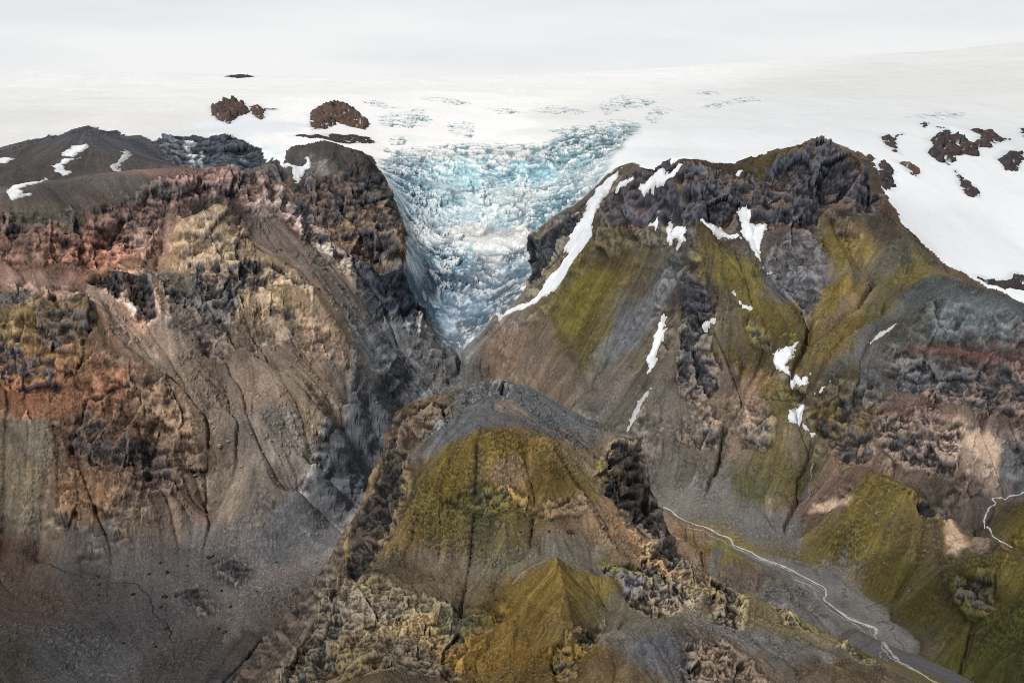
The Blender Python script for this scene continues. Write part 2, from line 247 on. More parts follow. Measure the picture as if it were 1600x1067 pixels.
D['hill']=[(-97,775,-228),(-85,800,-227),(-60,822,-225),(-37,850,-222),(-17,872,-221),(-6,866,-224),(23,852,-228),(38,832,-232),(54,812,-236),(69,792,-239),(83,772,-242),(97,742,-239),(-65,690,-238),(-47,700,-230),(-28,706,-222),(0,708,-219),(29,708,-228),(59,730,-236),(-97,775,-228),(-99,742,-239),(-102,722,-247),(-106,702,-256),(-109,668,-264),(-111,640,-271),(-112,602,-276),(-118,566,-282),(-120,544,-282),(-121,522,-283),(-122,497,-283),(-124,472,-282),(-124,451,-281),(-123,430,-280),(97,742,-239),(102,728,-250),(110,722,-279),(117,716,-307),(131,690,-317),(147,662,-316),(167,632,-314),(185,602,-313),(201,572,-310),(207,552,-307),(214,532,-305),(226,497,-299),(229,474,-294),(232,450,-290),(26,545,-249),(28,524,-251),(30,502,-253),(31,482,-254),(32,462,-254),(34,440,-253),(36,418,-252),(-21,565,-264),(-25,540,-265),(-29,515,-267),(-30,478,-266),(-26,455,-263),(-23,432,-260),(-21,408,-258),(-19,385,-257),(0,770,-221),(-41,770,-221),(41,765,-233),(-50,740,-225),(-80,745,-235),(-77,715,-235),(10,740,-220),(70,690,-247),(74,655,-258),(85,672,-279),(34,632,-244),(61,592,-263),(89,650,-282),(106,612,-286),(78,560,-265),(41,592,-259),(-44,655,-243),(-9,650,-242),(22,655,-243),(-70,640,-252),(-89,650,-260),(-87,605,-264),(-61,592,-259),(-40,582,-263),(-8,574,-264),(-64,575,-264),(32,577,-261),(-87,575,-268),(-102,545,-262),(-91,545,-258),(-75,540,-260),(-58,525,-261),(-37,482,-261),(-36,512,-260),(-58,455,-250),(-79,470,-251),(-92,468,-257),(-76,412,-248),(-58,405,-244),(-41,412,-248),(-29,432,-254),(-95,432,-260),(-49,500,-260),(0,528,-262),(-10,482,-265),(-3,427,-257),(17,470,-258),(14,512,-258),(50,552,-262),(55,522,-267),(44,485,-267),(62,560,-261),(72,545,-254),(90,540,-264),(105,535,-274),(106,590,-277),(130,605,-298),(145,592,-303),(159,566,-302),(122,545,-283),(136,540,-287),(54,478,-257),(82,465,-256),(118,480,-265),(139,492,-275),(91,425,-256),(150,472,-274),(176,452,-272),(53,412,-248),(175,555,-299),(182,515,-291),(70,500,-260),(0,350,-248),(72,330,-247),(-47,320,-240),(166,380,-285),(-117,783,-328),(-177,810,-413),(-427,945,-683),(-119,750,-339),(-179,777,-424),(-429,912,-694),(-126,710,-366),(-186,737,-451),(-436,872,-721),(-129,676,-379),(-189,703,-464),(-439,838,-734),(-131,648,-386),(-191,675,-471),(-441,810,-741),(-132,610,-386),(-192,637,-471),(-442,772,-741),(-138,574,-387),(-198,601,-472),(-448,736,-742),(-141,530,-383),(-201,557,-468),(-451,692,-738),(-144,480,-377),(-204,507,-462),(-454,642,-732),(-143,438,-375),(-203,465,-460),(-453,600,-730),(121,756,-309),(192,792,-439),(357,892,-639),(126,742,-318),(197,778,-448),(362,878,-648),(134,736,-339),(205,772,-469),(370,872,-669),(141,730,-347),(212,766,-477),(377,866,-677),(155,704,-339),(301,800,-427),(611,1010,-609),(171,676,-338),(317,772,-426),(627,982,-608),(191,646,-336),(337,742,-424),(647,952,-606),(209,616,-335),(355,712,-423),(665,922,-605),(225,586,-332),(371,682,-420),(681,892,-602),(238,546,-327),(384,642,-415),(694,852,-597),(250,511,-321),(396,607,-409),(706,817,-591),(256,464,-312),(402,560,-400),(712,770,-582),(-97,815,-248),(-97,1035,-428),(-97,1325,-658),(-85,840,-247),(-85,1060,-427),(-85,1350,-657),(-60,862,-245),(-60,1082,-425),(-60,1372,-655),(-37,890,-242),(-37,1110,-422),(-37,1400,-652),(-17,912,-241),(-17,1132,-421),(-17,1422,-651),(-6,906,-244),(-6,1126,-424),(-6,1416,-654),(23,892,-248),(23,1112,-428),(23,1402,-658),(54,852,-256),(54,1072,-436),(54,1362,-666),(83,812,-262),(83,1032,-442),(83,1322,-672),(97,782,-259),(97,1002,-439),(97,1292,-669),(-900,300,-850),(-900,900,-850),(-700,1500,-850),(0,1900,-850),(700,1700,-850),(1100,1300,-850),(1200,600,-850),(900,200,-850),(-600,100,-850)]
D['ice']=[(-1655,2486),(-1458,2683),(-1378,2729),(-1315,2820),(-1235,2968),(-1114,2877),(-887,2513),(-902,2638),(-833,2645),(-757,2671),(-684,2615),(-635,2577),(-545,2326),(-511,2263),(-577,2602),(-513,2711),(-436,2706),(-370,2671),(-301,2406),(-279,2370),(-260,2369),(-237,2271),(-233,2146),(-230,2080),(-210,2143),(-177,2144),(-151,2086),(-107,2078),(-83,2094),(-45,2138),(-7,2138),(31,2177),(48,2236),(39,2313),(34,2374),(86,2428),(157,2457),(187,2489),(215,2524),(237,2554),(269,2573),(320,2524),(317,2001),(354,1981),(445,2008),(626,2536),(741,2669),(850,2812),(872,2698),(903,2617),(893,2466),(846,2272),(831,2127),(876,2085),(916,2047),(958,2006),(995,1967),(1021,1889),(808,1334),(5200,2600),(7600,9400),(-7600,9400),(-5200,2600)]
D['fall']=[(-330.9,2583.7),(-330.1,2689.1),(-294.9,2744.9),(-227.7,2773.4),(-138.7,2741.5),(-17.4,2749.6),(80.6,2772.1),(126.1,2858.8),(195.5,2959.7),(304.3,3026.1),(371.7,3082.1),(341.3,2852.6),(282.7,2711.6),(249.1,2621.4),(225.7,2536.1),(215.2,2524),(187.2,2488.9),(157,2457),(85.6,2428.4),(33.6,2373.6),(38.8,2313.4),(47.8,2235.5),(31.1,2176.7),(-7,2137.6),(-44.8,2138.4),(-82.6,2093.8),(-106.5,2072.5),(-150.5,2080.5),(-184.4,2133.3),(-209.5,2142.1),(-233.3,2066.8),(-238,2139.1),(-240,2248.9),(-256.5,2286.3),(-281.8,2346.2)]
D['gravel']=[(115,810.4),(227.4,1399.2),(290.5,1333.2),(324.4,1282),(366.6,1241.9),(395.6,1143.5),(420,1056.7),(426.4,962.1),(327.6,640.4),(308.8,537.9),(235.8,429.8),(214.4,440.2),(261,615.2),(367.4,988.7),(351.2,1074.1),(318.2,1150.3),(278,1225.9),(230.2,1295.4),(211,1346.5)]
D['lfloor']=[(-695.8,1119.3),(-623.9,1175.4),(-557.4,1171.2),(-494.9,1199.7),(-427.6,1221.4),(-379.4,1229.5),(-325.6,1254.8),(-288.3,1325),(-254.8,1336.6),(-233.1,1338.9),(-236.8,1252.1),(-260.3,1135.2),(-288.3,1028.4),(-307.6,922.9),(-308.3,774),(-536.3,740.4)]
D['plateau']=[(-929.5,1576.1),(-822.7,1605.3),(-742.9,1657.4),(-715.9,1723.8),(-689.9,1804.1),(-641.7,1906.1),(-619,1991.9),(-794.8,2462),(-856.5,2466.3),(-942.8,2413.9),(-996,2390.9),(-1072.8,2297.9),(-1124.4,2223.5),(-1213.4,2081.4)]
D['pond']=[(-545.3,1173.6),(-540.2,1178.4),(-525.2,1181.1),(-518.8,1176.7),(-519.7,1169.1),(-512.4,1158.9),(-516,1151.8),(-526.1,1160.7),(-536.5,1159.9),(-544,1166.1)]
D['river']=[(214.7,1331.9),(223.9,1312.5),(230.7,1298.3),(244.1,1272.4),(262.4,1260.5),(276.3,1242.5),(288.3,1230.9),(288.6,1212.5),(305.4,1193.8),(320,1174),(338.5,1160.9),(349.7,1142.6),(358.6,1118.6),(372.6,1095.8),(371.4,1083.7),(360.6,1061.5),(365.7,1042.3),(375,1018.4),(385.6,1007.1),(395.7,995.3),(388.2,968.5),(306,744.2),(302.5,722.2),(281.1,636.2),(278.2,605.5),(279.9,577.2)]
D['crag']=[('cliff',1,1,[(-648.3,1512.7),(-652.7,1639),(-614.6,1619.7),(-563.3,1540.4),(-542.8,1494),(-568.5,1484.4),(-590.3,1495.5),(-622.1,1494.5)]),
 (None,0.9,1,[(-555.2,1567.3),(-520.6,1601.2),(-495,1587.3),(-515.6,1548.2),(-540.1,1539.8)]),
 ('cliff',0.85,1,[(-567.8,1706.8),(-513.5,1688.9),(-442.3,1710),(-390.2,1745.4),(-359.3,1699.7),(-415,1681.9),(-444.7,1645.9),(-450.3,1591.8),(-479.9,1578.2),(-512.9,1609.7)]),
 (None,0.8,0.8,[(-486,1508.7),(-457.9,1548.9),(-427.2,1545.2),(-444.5,1495.3),(-469.3,1481.2)]),
 ('knob',0.55,1,[(-699.1,1490.9),(-682.8,1505.7),(-654.1,1487.9),(-595.7,1398.9),(-612.8,1368),(-642.2,1363),(-676.2,1373.5)]),
 ('cliff',0.75,1,[(-741.8,1365.2),(-691,1366.1),(-651.8,1352.7),(-623.9,1323.9),(-663.9,1315.6),(-719.4,1307.3)]),
 ('crag',0.6,0.9,[(-590,1294.3),(-554.2,1318),(-521.6,1306),(-461.3,1319.2),(-449.1,1291.8),(-486.8,1256.5),(-544.7,1258.7),(-589.9,1267.8)]),
 (None,1,0.5,[(-600.8,1202.7),(-581,1204.8),(-559.1,1195.1),(-586.1,1194.7)]),
 (None,0.4,0.4,[(-244.9,1526.3),(-213.8,1642.3),(-98.2,736.9),(-228.2,1410.6),(-246,1335.8),(-271.7,1334),(-277.2,1410.1),(-264.5,1518.6)]),
 (None,0.45,0.3,[(-260.5,1637.4),(-234,1762.9),(-197.9,1865.7),(-172.5,1853.3),(-218.9,1727.4),(-245.1,1529.8),(-275.7,1593.3)]),
 ('cliff',0.97,0.9,[(-313.7,2035.9),(-248.2,2130.5),(-219.9,2137.3),(-187.4,2157.7),(-184.4,2133.3),(-210.8,2009.4),(-251.1,2002.4),(-283.9,2012)]),
 ('cliff',0.72,1,[(-484.9,2188),(-422.3,2212.7),(-304,2366.6),(-251.9,2269.7),(-245.9,2139.4),(-307,2110.5),(-372.5,2066.9),(-423.3,2131.6),(-442.6,2036)]),
 ('cliff',0.7,0.8,[(-894.9,2591.7),(-750.9,2650.1),(-644.6,2563.9),(-503.3,2254.3),(-466.6,2047.7),(-539.1,2022.4),(-706.6,2185.3)]),
 ('cliff',0.5,1,[(-687.9,1764),(-646.5,1882.8),(-587.9,1970.6),(-539.1,2235.2),(-469,2047.2),(-502.5,1966.4),(-585.9,1915.6),(-638.2,1813.7),(-667.1,1730.8)]),
 ('cliff',0.35,0.9,[(-847.8,1593.4),(-772.2,1627.9),(-718.8,1673.6),(-678.5,1767.6),(-633.5,1796.9),(-641.9,1699),(-690.7,1593),(-746.1,1559.1),(-833.5,1556.1)]),
 ('pinnacle',0.22,0.45,[(-602.5,1816.7),(-585.9,1869.5),(-552.8,1944.5),(-477,1757.8),(-453,1718.7),(-496.7,1686.6),(-532.6,1643.3),(-572.1,1684.9)]),
 ('summit_cliff',0.82,1.2,[(324.5,1968.7),(382.1,1943.3),(498.6,1966.2),(555.6,1998.2),(609.7,2006),(683.7,1983.3),(831.7,2256.8),(691.6,1888.6),(641.2,1890.6),(594.9,1892.6),(558.7,1860.5),(475.6,1851.7),(438.3,1873.2),(389.7,1835.3),(341.9,1850.2),(323.9,1808.3),(315.1,1872.4)]),
 ('cliff',0.7,1,[(256.3,2556.6),(326.7,1967.1),(322.4,1892.1),(294.7,1911.1),(239.6,2020.1),(183.8,2038.8),(186.9,2278.6)]),
 ('cliff',0.97,1,[(30.5,2366.9),(108.1,2408.2),(183.3,2431.4),(171,2299.5),(119.7,2266.2),(73.2,2170.8),(35.7,2200.3)]),
 ('crag',0.9,1.2,[(304.1,1769.7),(325.8,1745.2),(337.5,1686.1),(337.5,1652.5),(303.4,1595.8),(287,1555.2),(268.4,1569.5),(290.9,1655.5)]),
 (None,0.85,1,[(274.4,1598.2),(334.9,1596.1),(331.7,1551.8),(295.9,1519.9),(275.1,1543.7)]),
 (None,0.85,0.9,[(392.2,1641.3),(419.9,1621.6),(418.2,1579.2),(398.4,1602.6)]),
 ('crag',0.7,0.9,[(364,1494.2),(394,1435.7),(380.9,1407.1),(345.5,1433.4)]),
 ('bluff',0.45,0.5,[(620.9,1536.3),(687.8,1505.5),(748.8,1444.6),(773.3,1403.3),(755.2,1361.9),(738.8,1401.3),(667.7,1448.5),(602.9,1483.6)]),
 ('cliff',0.72,1.1,[(597.8,1460.2),(641.8,1426.7),(721.8,1380.9),(749,1345.2),(727.3,1328.4),(644.9,1341.8),(599.5,1385.1),(570.5,1432)]),
 ('cliff',0.72,1.1,[(515.2,1376.1),(581.9,1362.1),(617.7,1304.9),(582,1260.1),(542.8,1296.5),(516.8,1327.9)]),
 (None,0.75,1,[(459.8,1367.6),(507.4,1349.8),(510,1322.7),(462,1315.6)]),
 (None,0.95,0.9,[(509,1197),(568,1224.5),(535.4,1146.9),(509.8,1166.3)]),
 ('cliff',0.97,1.2,[(-95.2,773.6),(-79.5,768.3),(-84.6,723.4),(-73.2,675.9),(-79,612.7),(-88.9,579.8),(-95.7,541.3),(-101.3,515.7),(-104.9,598.9),(-108.1,664.5),(-101.3,694.9),(-94.3,722.2)]),
 ('cliff',0.97,1.3,[(72.7,718.9),(94.3,738.3),(100.8,728.1),(108.5,691),(98.3,668.8),(83.3,677.4),(63,661.9)]),
 ('outcrop',0.7,1.3,[(111.7,692.1),(129.5,681.7),(137.4,634.8),(105.2,528.8),(92.6,531.8),(79.4,574.5),(91,629.4)]),
 ('outcrop',0.85,1.3,[(136.3,638.5),(154.1,650.3),(160.1,625.3),(132,519.9),(114.2,512.9)]),
 ('outcrop',0.7,1.2,[(177.1,627.2),(188.6,601.3),(181.7,553.2),(170.2,571.9)]),
 (None,0.8,1,[(191.6,533.8),(255.5,635.9),(196.2,502.9)]),
 ('cliff',0.75,1.2,[(-113.1,439.6),(-108.4,485.6),(-103.8,517.6),(-88.7,498.9),(-82.1,457.9),(-81.8,414)]),
 (None,0.85,1,[(19.8,453),(29.8,472.5),(29.2,424.4),(21,422)]),
 ('outcrop',0,0.9,[(-98.1,544.1),(-75.5,544.5),(-58.9,529.8),(-36,516.8),(-26.4,467.6),(-24.3,427.6),(-79.8,416.1),(-86.8,487)]),
 ('outcrop',0.2,1.2,[(56.2,560.2),(75.5,575),(91.6,549.7),(94.6,521.2),(80.3,499.1),(67.6,525.1)]),
 (None,0.3,1.1,[(33.4,475.6),(48.6,496.3),(44,463.6),(31.2,442.6)]),
 (None,0.25,1.1,[(87.5,460.4),(111.1,479.2),(121.9,453.6),(124.2,437.4),(80.7,420.9)]),
 (None,0.5,1,[(-17.5,643.4),(0,637.1),(-2.1,627.4),(-15,630.8)]),
 (None,0.35,0.6,[(-47.7,636.4),(-35.1,644.9),(-17.4,637.9),(0,644.4),(21.5,630.2),(43.6,641.1),(56.5,637.1),(38.2,622.3),(21,613.2),(0,624.1),(-21.2,619.2),(-36.4,627.4)]),
 (None,0.45,0.45,[(-51.6,774.6),(-36.5,846.7),(-12.7,870.4),(-2.7,811.1),(-21.1,790.8),(-41,768.6)]),
 (None,0.5,1,[(-81.3,759.7),(-51.5,771.5),(-45.4,754),(-67.6,718.1),(-78.9,735)]),
 (None,0.92,0.6,[(-380.2,1172.1),(-364.7,1185.9),(-336.4,1182.5),(-322.8,1171.1),(-338.3,1146.7),(-361.8,1144.5)]),
 (None,0.92,0.6,[(-403.4,1123.3),(-388.1,1133.7),(-367.9,1109.9),(-347.5,1075.3),(-367.5,1082.3),(-394.3,1110.8)]),
 (None,0.9,0.15,[(-340.6,1219),(-335.5,1227.9),(-325.5,1213.4),(-335.7,1203.2)]),
 (None,0.95,0.2,[(-300.3,1331.8),(-290.2,1334.9),(-273.1,1329.8),(-283,1325.3)]),
 (None,0.8,1,[(460.7,1453.6),(474,1455.7),(473.7,1442.1),(461.4,1443.3)]),
 (None,0.85,1.1,[(495.7,1037.1),(515.8,1005.4),(505.5,953.3),(483.9,961),(480.8,1000)]),
 (None,0.7,1,[(0,840.8),(-11.5,870.4),(-19.5,838.2),(-5.3,801.5)]),
 (None,0.4,0.5,[(-433.1,1640),(-381,1669.8),(-303,1648.4),(-261.3,1648.8),(-279.4,1622.8),(-347.1,1597.3),(-408.9,1599)]),
 (None,0.8,0.9,[(-466.9,2035.4),(-409.2,2128.1),(-366.2,2043.9),(-288.4,2123),(-300,2029.7),(-383.2,1980.2),(-446.5,1989.4)]),
 (None,0.7,0.8,[(-748.7,1485.7),(-741.2,1511.8),(-714.8,1483.5),(-688.1,1406),(-712,1418.2)]),
 (None,0.25,0.7,[(443.9,1759),(509.1,1842.7),(553.3,1852.9),(564.6,1791.5),(542,1728.1),(498.5,1634.5),(483.7,1686.2),(461.2,1732.3)]),
 (None,0.5,0.9,[(453.6,1428.7),(512,1454.8),(544,1408.7),(499,1351.2),(457,1357.3)]),
 (None,0.3,0.45,[(-257.9,1821),(-209.2,1988.8),(-135.4,2053.1),(-97.7,1962.4),(-72.5,777.4),(-208.1,1638.2),(-251.6,1624.5)]),
 (None,0.2,0.35,[(-319.4,1503.5),(-284.9,1526.5),(-263.1,1505.5),(-275,1404.7),(-294.5,1419.2)]),
 (None,0.1,0.15,[(-341.9,1251.9),(-296.8,1323.1),(-244.9,1328.2),(-256.9,1245.2),(-310.7,1221)]),
 (None,0.6,0.8,[(419.1,1482.4),(445.6,1472.9),(446.1,1448.1),(424.3,1444.8)]),
 (None,0.4,0.5,[(-545.1,1534.1),(-500.2,1527),(-474.8,1538.9),(-492.1,1497.2),(-528.4,1500.1)]),
 (None,0.55,0.9,[(302.7,1511.4),(330.3,1497.5),(312.1,1448.8),(292.9,1462.3)]),
 (None,0.4,0.7,[(487.5,1468.8),(541.3,1458.3),(561.1,1404.8),(509.1,1414.4)]),
 (None,0.5,0.8,[(-339,2216.6),(-296,2206.1),(-265.6,2180.8),(-306.2,2172.9)]),
 (None,0.6,0.8,[(-523.3,1297.6),(-493,1306.9),(-492.1,1275.2),(-522,1264.9)])]
D['gul']=[[(451.3,1886),(444.7,1806.3),(449.5,1757.6),(480.7,1741.8),(499.6,1671.2),(496,1621.1),(469.6,1560.8),(444.8,1528.9),(435.2,1465.9),(426.9,1435.1),(441.3,1404.2),(426.6,1340.9),(383.5,1287.8)],[(620.1,1880.9),(625.7,1777.8),(624.5,1698.9),(583.6,1640.6),(532,1598.5),(484.9,1576.6)],[(319.4,1800.6),(291.6,1799),(271.6,1733.1),(245.7,1651.2),(226.3,1596.4),(206.3,1547.2),(186.6,1503.8)],[(341.1,1674.4),(319.8,1634.6),(284.1,1592.8),(253.2,1555.6),(209.8,1507.7)],[(394.4,1652.7),(412.6,1611.7),(424.5,1570.8)],[(380.9,1581),(345.7,1527.6),(323.3,1457.6),(302.5,1396.5)],[(85.7,2018.6),(103,1906.8),(127.4,1834.7),(152.5,1699.1)],[(515.1,1817.5),(495,1755),(502.6,1666.1)],[(601.4,1472.4),(554.8,1441),(491.2,1415.3),(439.4,1396.9)],[(637.4,1414.1),(579.9,1332.9),(543.3,1298),(519.2,1300.9)],[(696.7,1382.9),(645.1,1320.2),(652.3,1269.6),(665.8,1240.6)],[(-630.9,1492.8),(-563.7,1430.9),(-497.8,1396.8),(-433.4,1381.4)],[(-576.4,1684.5),(-512.3,1570.9),(-441.6,1563.2),(-358.7,1506.3),(-267.9,1429.5)],[(-469,2047.2),(-421.6,2056.2),(-387.2,2040),(-336.7,2044.1),(-289.3,2026.5),(-259,2006)],[(-275.5,1742.6),(-276.4,1613.9),(-265.4,1422.4),(-268.5,1343.4)],[(-794.3,1608.1),(-783.3,1562.9)],[(-725.3,1664),(-687.2,1583.8)],[(-686.6,1759.9),(-667.2,1643)],[(-644.4,1859.6),(-624.1,1763.7)],[(-587.9,1970.6),(-575,1895.2)],[(-525.9,2019.7),(-504.4,1946.9)],[(-540.3,1358.4),(-523.1,1326.3),(-446.9,1324.2),(-410.5,1281)],[(-709.9,1394.1),(-664.4,1363.8),(-623.9,1323.9)],[(-677.6,1265.5),(-610.1,1234.5),(-604.6,1188)],[(-590.4,1274.6),(-544.4,1230.1),(-511.9,1202.3)],[(-416.8,1587.3),(-339,1459.3),(-301.5,1403.5),(-280.6,1335.3)],[(-25.8,697.4),(-25.2,636.9),(-26,579.7),(-29.2,509),(-28.5,458.2)],[(-51.1,688.9),(-60.7,636),(-65.3,593.8)],[(7,689.9),(15.3,643.1),(12.2,590.1)],[(37,685.4),(56.8,641.1),(79.9,578.1)],[(545.6,1233.8),(491.4,1114.8),(443.3,1057.7),(429.3,1023.2)],[(449.3,1274.5),(418.1,1249.8),(380.7,1247.7)],[(499.8,1030.8),(489.8,960.1),(457.1,910.4)],[(-60.8,548.5),(-37.7,489),(-29,446.1)],[(-104.5,2031.6),(-142,1985.6),(-182.3,1826.9),(-206.6,1645.1),(-214.6,1532.6),(-228.2,1410.6),(-242.2,1310.8)],[(-232.5,1964.6),(-182.5,1974.4),(-144.4,1983.2)],[(-250.5,1807.3),(-225.3,1786.6),(-206.9,1647.9)]]
D['rib']=[[(347.9,1857.8),(369.4,1777.2),(398,1688.1),(426.1,1601.4),(444,1542.4)],[(324.3,1811.4),(324.2,1741.4),(330.1,1673.7),(333.8,1608.7),(351.2,1546.6),(361.4,1481.4),(386.2,1419.5),(409.1,1393.1)],[(721.4,1660.1),(674.7,1620.3),(606.3,1583.1),(521.4,1514.1),(480.6,1478.5)],[(591.2,1862),(604.8,1783.9),(588.3,1691.2),(514,1593.3)],[(710.6,1778.3),(667.6,1715.9),(607.1,1625.7)],[(212.9,2088.2),(171.9,2052.7),(113.5,2056.8)],[(253.8,1975.6),(257.2,1891.1),(195.2,1863.8),(156.4,1823)],[(285.5,1794.7),(237.7,1724),(198.5,1616.8)],[(507.9,1381.5),(507.5,1304.7),(440.1,1216.2),(405.1,1176.4)],[(586.6,1425.4),(525.8,1352.5),(508.3,1304.4)],[(663.5,1388.4),(606,1308.5),(567.4,1223.1)],[(-602.5,1816.7),(-557.8,1688.6)],[(-552.8,1944.5),(-476.1,1745.2),(-400.2,1741.1),(-337.4,1755.4),(-275.5,1742.6)],[(-650.6,1505.6),(-651.8,1636.2),(-573.9,1555.5),(-521.7,1576.8),(-492.4,1540.2)],[(-683.3,1499.3),(-596.3,1378.1),(-555.8,1358.4),(-485.8,1352.5),(-420.5,1334.5),(-328.7,1290.3)],[(-704.6,1460.5),(-699.7,1366.5)],[(-619,1631.8),(-536.8,1496.2),(-491.3,1501.3),(-446.2,1483.7)],[(-511.4,1680.1),(-471.1,1603.5),(-416.8,1587.3)],[(-750.8,1571.1),(-720.8,1520.6),(-629,1418.8)],[(-657.9,1769.6),(-634.1,1707.5),(-601.6,1518.8)],[(-356.3,1712.5),(-280.5,1634.1),(-259.5,1624.2)],[(-452.5,1420.1),(-360.7,1339.5),(-323.2,1284.7)],[(-47.3,703.5),(-56.5,649.3),(-63.2,593.3)],[(-16.5,703.3),(-6.6,650.6),(-4,579.6)],[(23.7,704.7),(46.4,649.7),(66.6,585.5)],[(26.3,544.7),(30.9,503.7),(33.7,455.5)],[(25.6,544.4),(0,530.6),(-19,492.4)],[(-103.9,772.5),(-103,662.3)],[(78.1,725),(86.5,686.1)],[(-89.6,538.5),(-68.2,487.7),(-48.9,463.7),(-34.1,438.4)],[(169.8,592.5),(177.8,550.6),(190.9,520.8)]]
D['smooth']=[[(-283.8,1801.3),(-258.6,1973.8),(-187.9,2047.8),(-105.9,2059.5),(-38.5,804.2),(-82.1,768.4),(-218.1,1629.4),(-251.6,1624.5)],[(-478.4,1966.5),(-421.9,1990),(-309.6,1983.8),(-255.9,1949.2),(-260.3,1633.6),(-283.7,1403.8),(-332.8,1289.2),(-416.7,1305),(-456.3,1367.1),(-403,1445.6),(-342,1473.6),(-338.7,1607.7),(-390,1691.9),(-447.3,1731.7)],[(-80.1,2021.1),(0,2050.5),(82.4,2036.1),(107.4,2067.7),(182.1,2014.5),(250.9,1947.6),(292.1,1888.2),(274,1834.6),(228.1,1690.6),(204.9,1534.8),(188.8,1495.7),(114.6,1716.7),(0,1933.7)],[(346.9,1851.5),(374.6,1818.9),(432.7,1706.2),(469.8,1581.2),(447.9,1542.2),(397.3,1640.1),(350.6,1746.6)],[(585.5,1862.7),(636.2,1793.6),(863.5,2057),(734,1664.7),(614.8,1514.6),(531,1487.7),(478.9,1472.5),(461.4,1536.3),(542.2,1663.1)],[(245.7,1459.8),(339.7,1441.7),(424.5,1403.3),(426.6,1340.9),(380.2,1278.4),(314.7,1318.9),(249.1,1415.4)],[(486.1,1237.1),(534.2,1148.2),(546.5,1102.9),(488.3,1086.8),(438.1,1047.2),(411.8,1075.3),(380.3,1230.8),(423.4,1240.1)],[(424.6,966.1),(432.6,1051.6),(467,1050.4),(485.6,1045.5),(506.8,1047.1),(538.8,1033.3),(559.6,1013.1),(656.9,999.7),(561.1,786.5),(305.2,517.1),(327.6,640.4)],[(-680,1271.6),(-625.9,1281.8),(-587,1263.9),(-586.8,1210.5),(-559.6,1177.5),(-647.7,1173.8)],[(-444,1311.8),(-331.5,1283.3),(-325.6,1254.8),(-421.9,1230.4),(-496.7,1205.4),(-441.1,1268.4)]]
D['ice2']=[(-1658,2490),(-1450,2668),(-1378,2727),(-1314,2817),(-1231,2959),(-1106,2859),(-888,2514),(-894,2615),(-834,2648),(-752,2653),(-681,2602),(-634,2576),(-544,2323),(-513,2271),(-574,2591),(-511,2700),(-437,2713),(-371,2678),(-300,2397),(-278,2366),(-259,2366),(-238,2286),(-233,2145),(-235,2132),(-210,2144),(-177,2145),(-151,2090),(-107,2084),(-83,2101),(-45,2143),(-7,2142),(31,2187),(48,2244),(39,2324),(34,2375),(86,2431),(157,2461),(188,2496),(215,2525),(236,2550),(268,2563),(320,2522),(318,2006),(354,1982),(445,2005),(623,2528),(739,2662),(844,2790),(870,2694),(905,2623),(889,2456),(849,2280),(832,2131),(876,2088),(914,2042),(960,2011),(998,1971),(1019,1885),(807,1332),(5200,2600),(7600,9400),(-7600,9400),(-5200,2600)]
D['fall2']=[(-331.6,2589.6),(-331.2,2698.3),(-295.4,2749.6),(-228,2776.6),(-138.6,2739.9),(-17.4,2749.6),(80.6,2773.7),(126,2857.1),(196.2,2969.8),(304.1,3024.4),(370.2,3069.8),(341.9,2857.5),(283.2,2716.2),(249.1,2621.4),(225.4,2533.2),(215.3,2525.4),(187.8,2496),(157.2,2461.2),(85.7,2431.2),(33.6,2375),(39,2324),(48,2244.4),(31.3,2186.7),(-7,2142.5),(-44.9,2143.2),(-82.9,2101),(-106.9,2079.6),(-150.6,2081.6),(-184.8,2138.2),(-209.7,2144.5),(-234.4,2076.3),(-238,2139.1),(-241.6,2264.3),(-257.8,2298),(-281.8,2346.2)]
D['gravel2']=[(103.8,731.9),(119.5,735.5),(261.5,1199.9),(301.8,1192.5),(348.3,1179.8),(394.5,1140.2),(422.7,1063.3),(426.4,962.1),(325,635.3),(307.6,535.8),(235.7,429.5),(214.7,441),(260.1,613.1),(295.7,795.8),(351,1073.4),(318.4,1151),(272.1,1199.6),(137.7,774.9),(115.1,734.5)]
D['lfloor2']=[(-695.8,1119.3),(-623.5,1174.8),(-557,1170.5),(-494.6,1199),(-427.4,1220.7),(-378.3,1226),(-325.2,1253.3),(-288.3,1325),(-254.8,1336.6),(-234.2,1345),(-236,1247.9),(-261.1,1139.1),(-289,1030.7),(-307.1,921.3),(-310.3,778.9),(-536.3,740.4)]
D['plateau2']=[(-930,1577),(-822.7,1605.3),(-743.7,1659.2),(-714.3,1719.9),(-690.7,1806.1),(-642.1,1907.2),(-622.1,2002.2),(-797.9,2471.8),(-855.6,2463.5),(-946,2422.2),(-991.5,2380),(-1075.8,2304.5),(-1123.1,2221),(-1198.9,2056.7)]
D['pond2']=[(-545.6,1174.3),(-540.6,1179),(-524.9,1180.5),(-518.8,1176.7),(-520,1169.8),(-513,1160.2),(-516.8,1153.7),(-526.7,1162),(-536.8,1160.6),(-544.3,1166.8)]
D['river2']=[(215.2,1334.9),(224.2,1314),(230.8,1299.1),(243.6,1269.5),(262.4,1260.5),(276.8,1244.7),(288.6,1232.3),(288.3,1211.1),(305.8,1195.1),(320.4,1175.4),(339.5,1164.2),(350.7,1145.9),(359,1119.8),(373,1097),(372,1085.5),(362,1065.7),(366.8,1045.2),(376.1,1021.3),(387,1010.6),(397.5,999.9),(389.8,972.4),(308.1,749.3),(304.8,727.6),(283.5,641.6),(280,609.3),(282.1,581.8)]
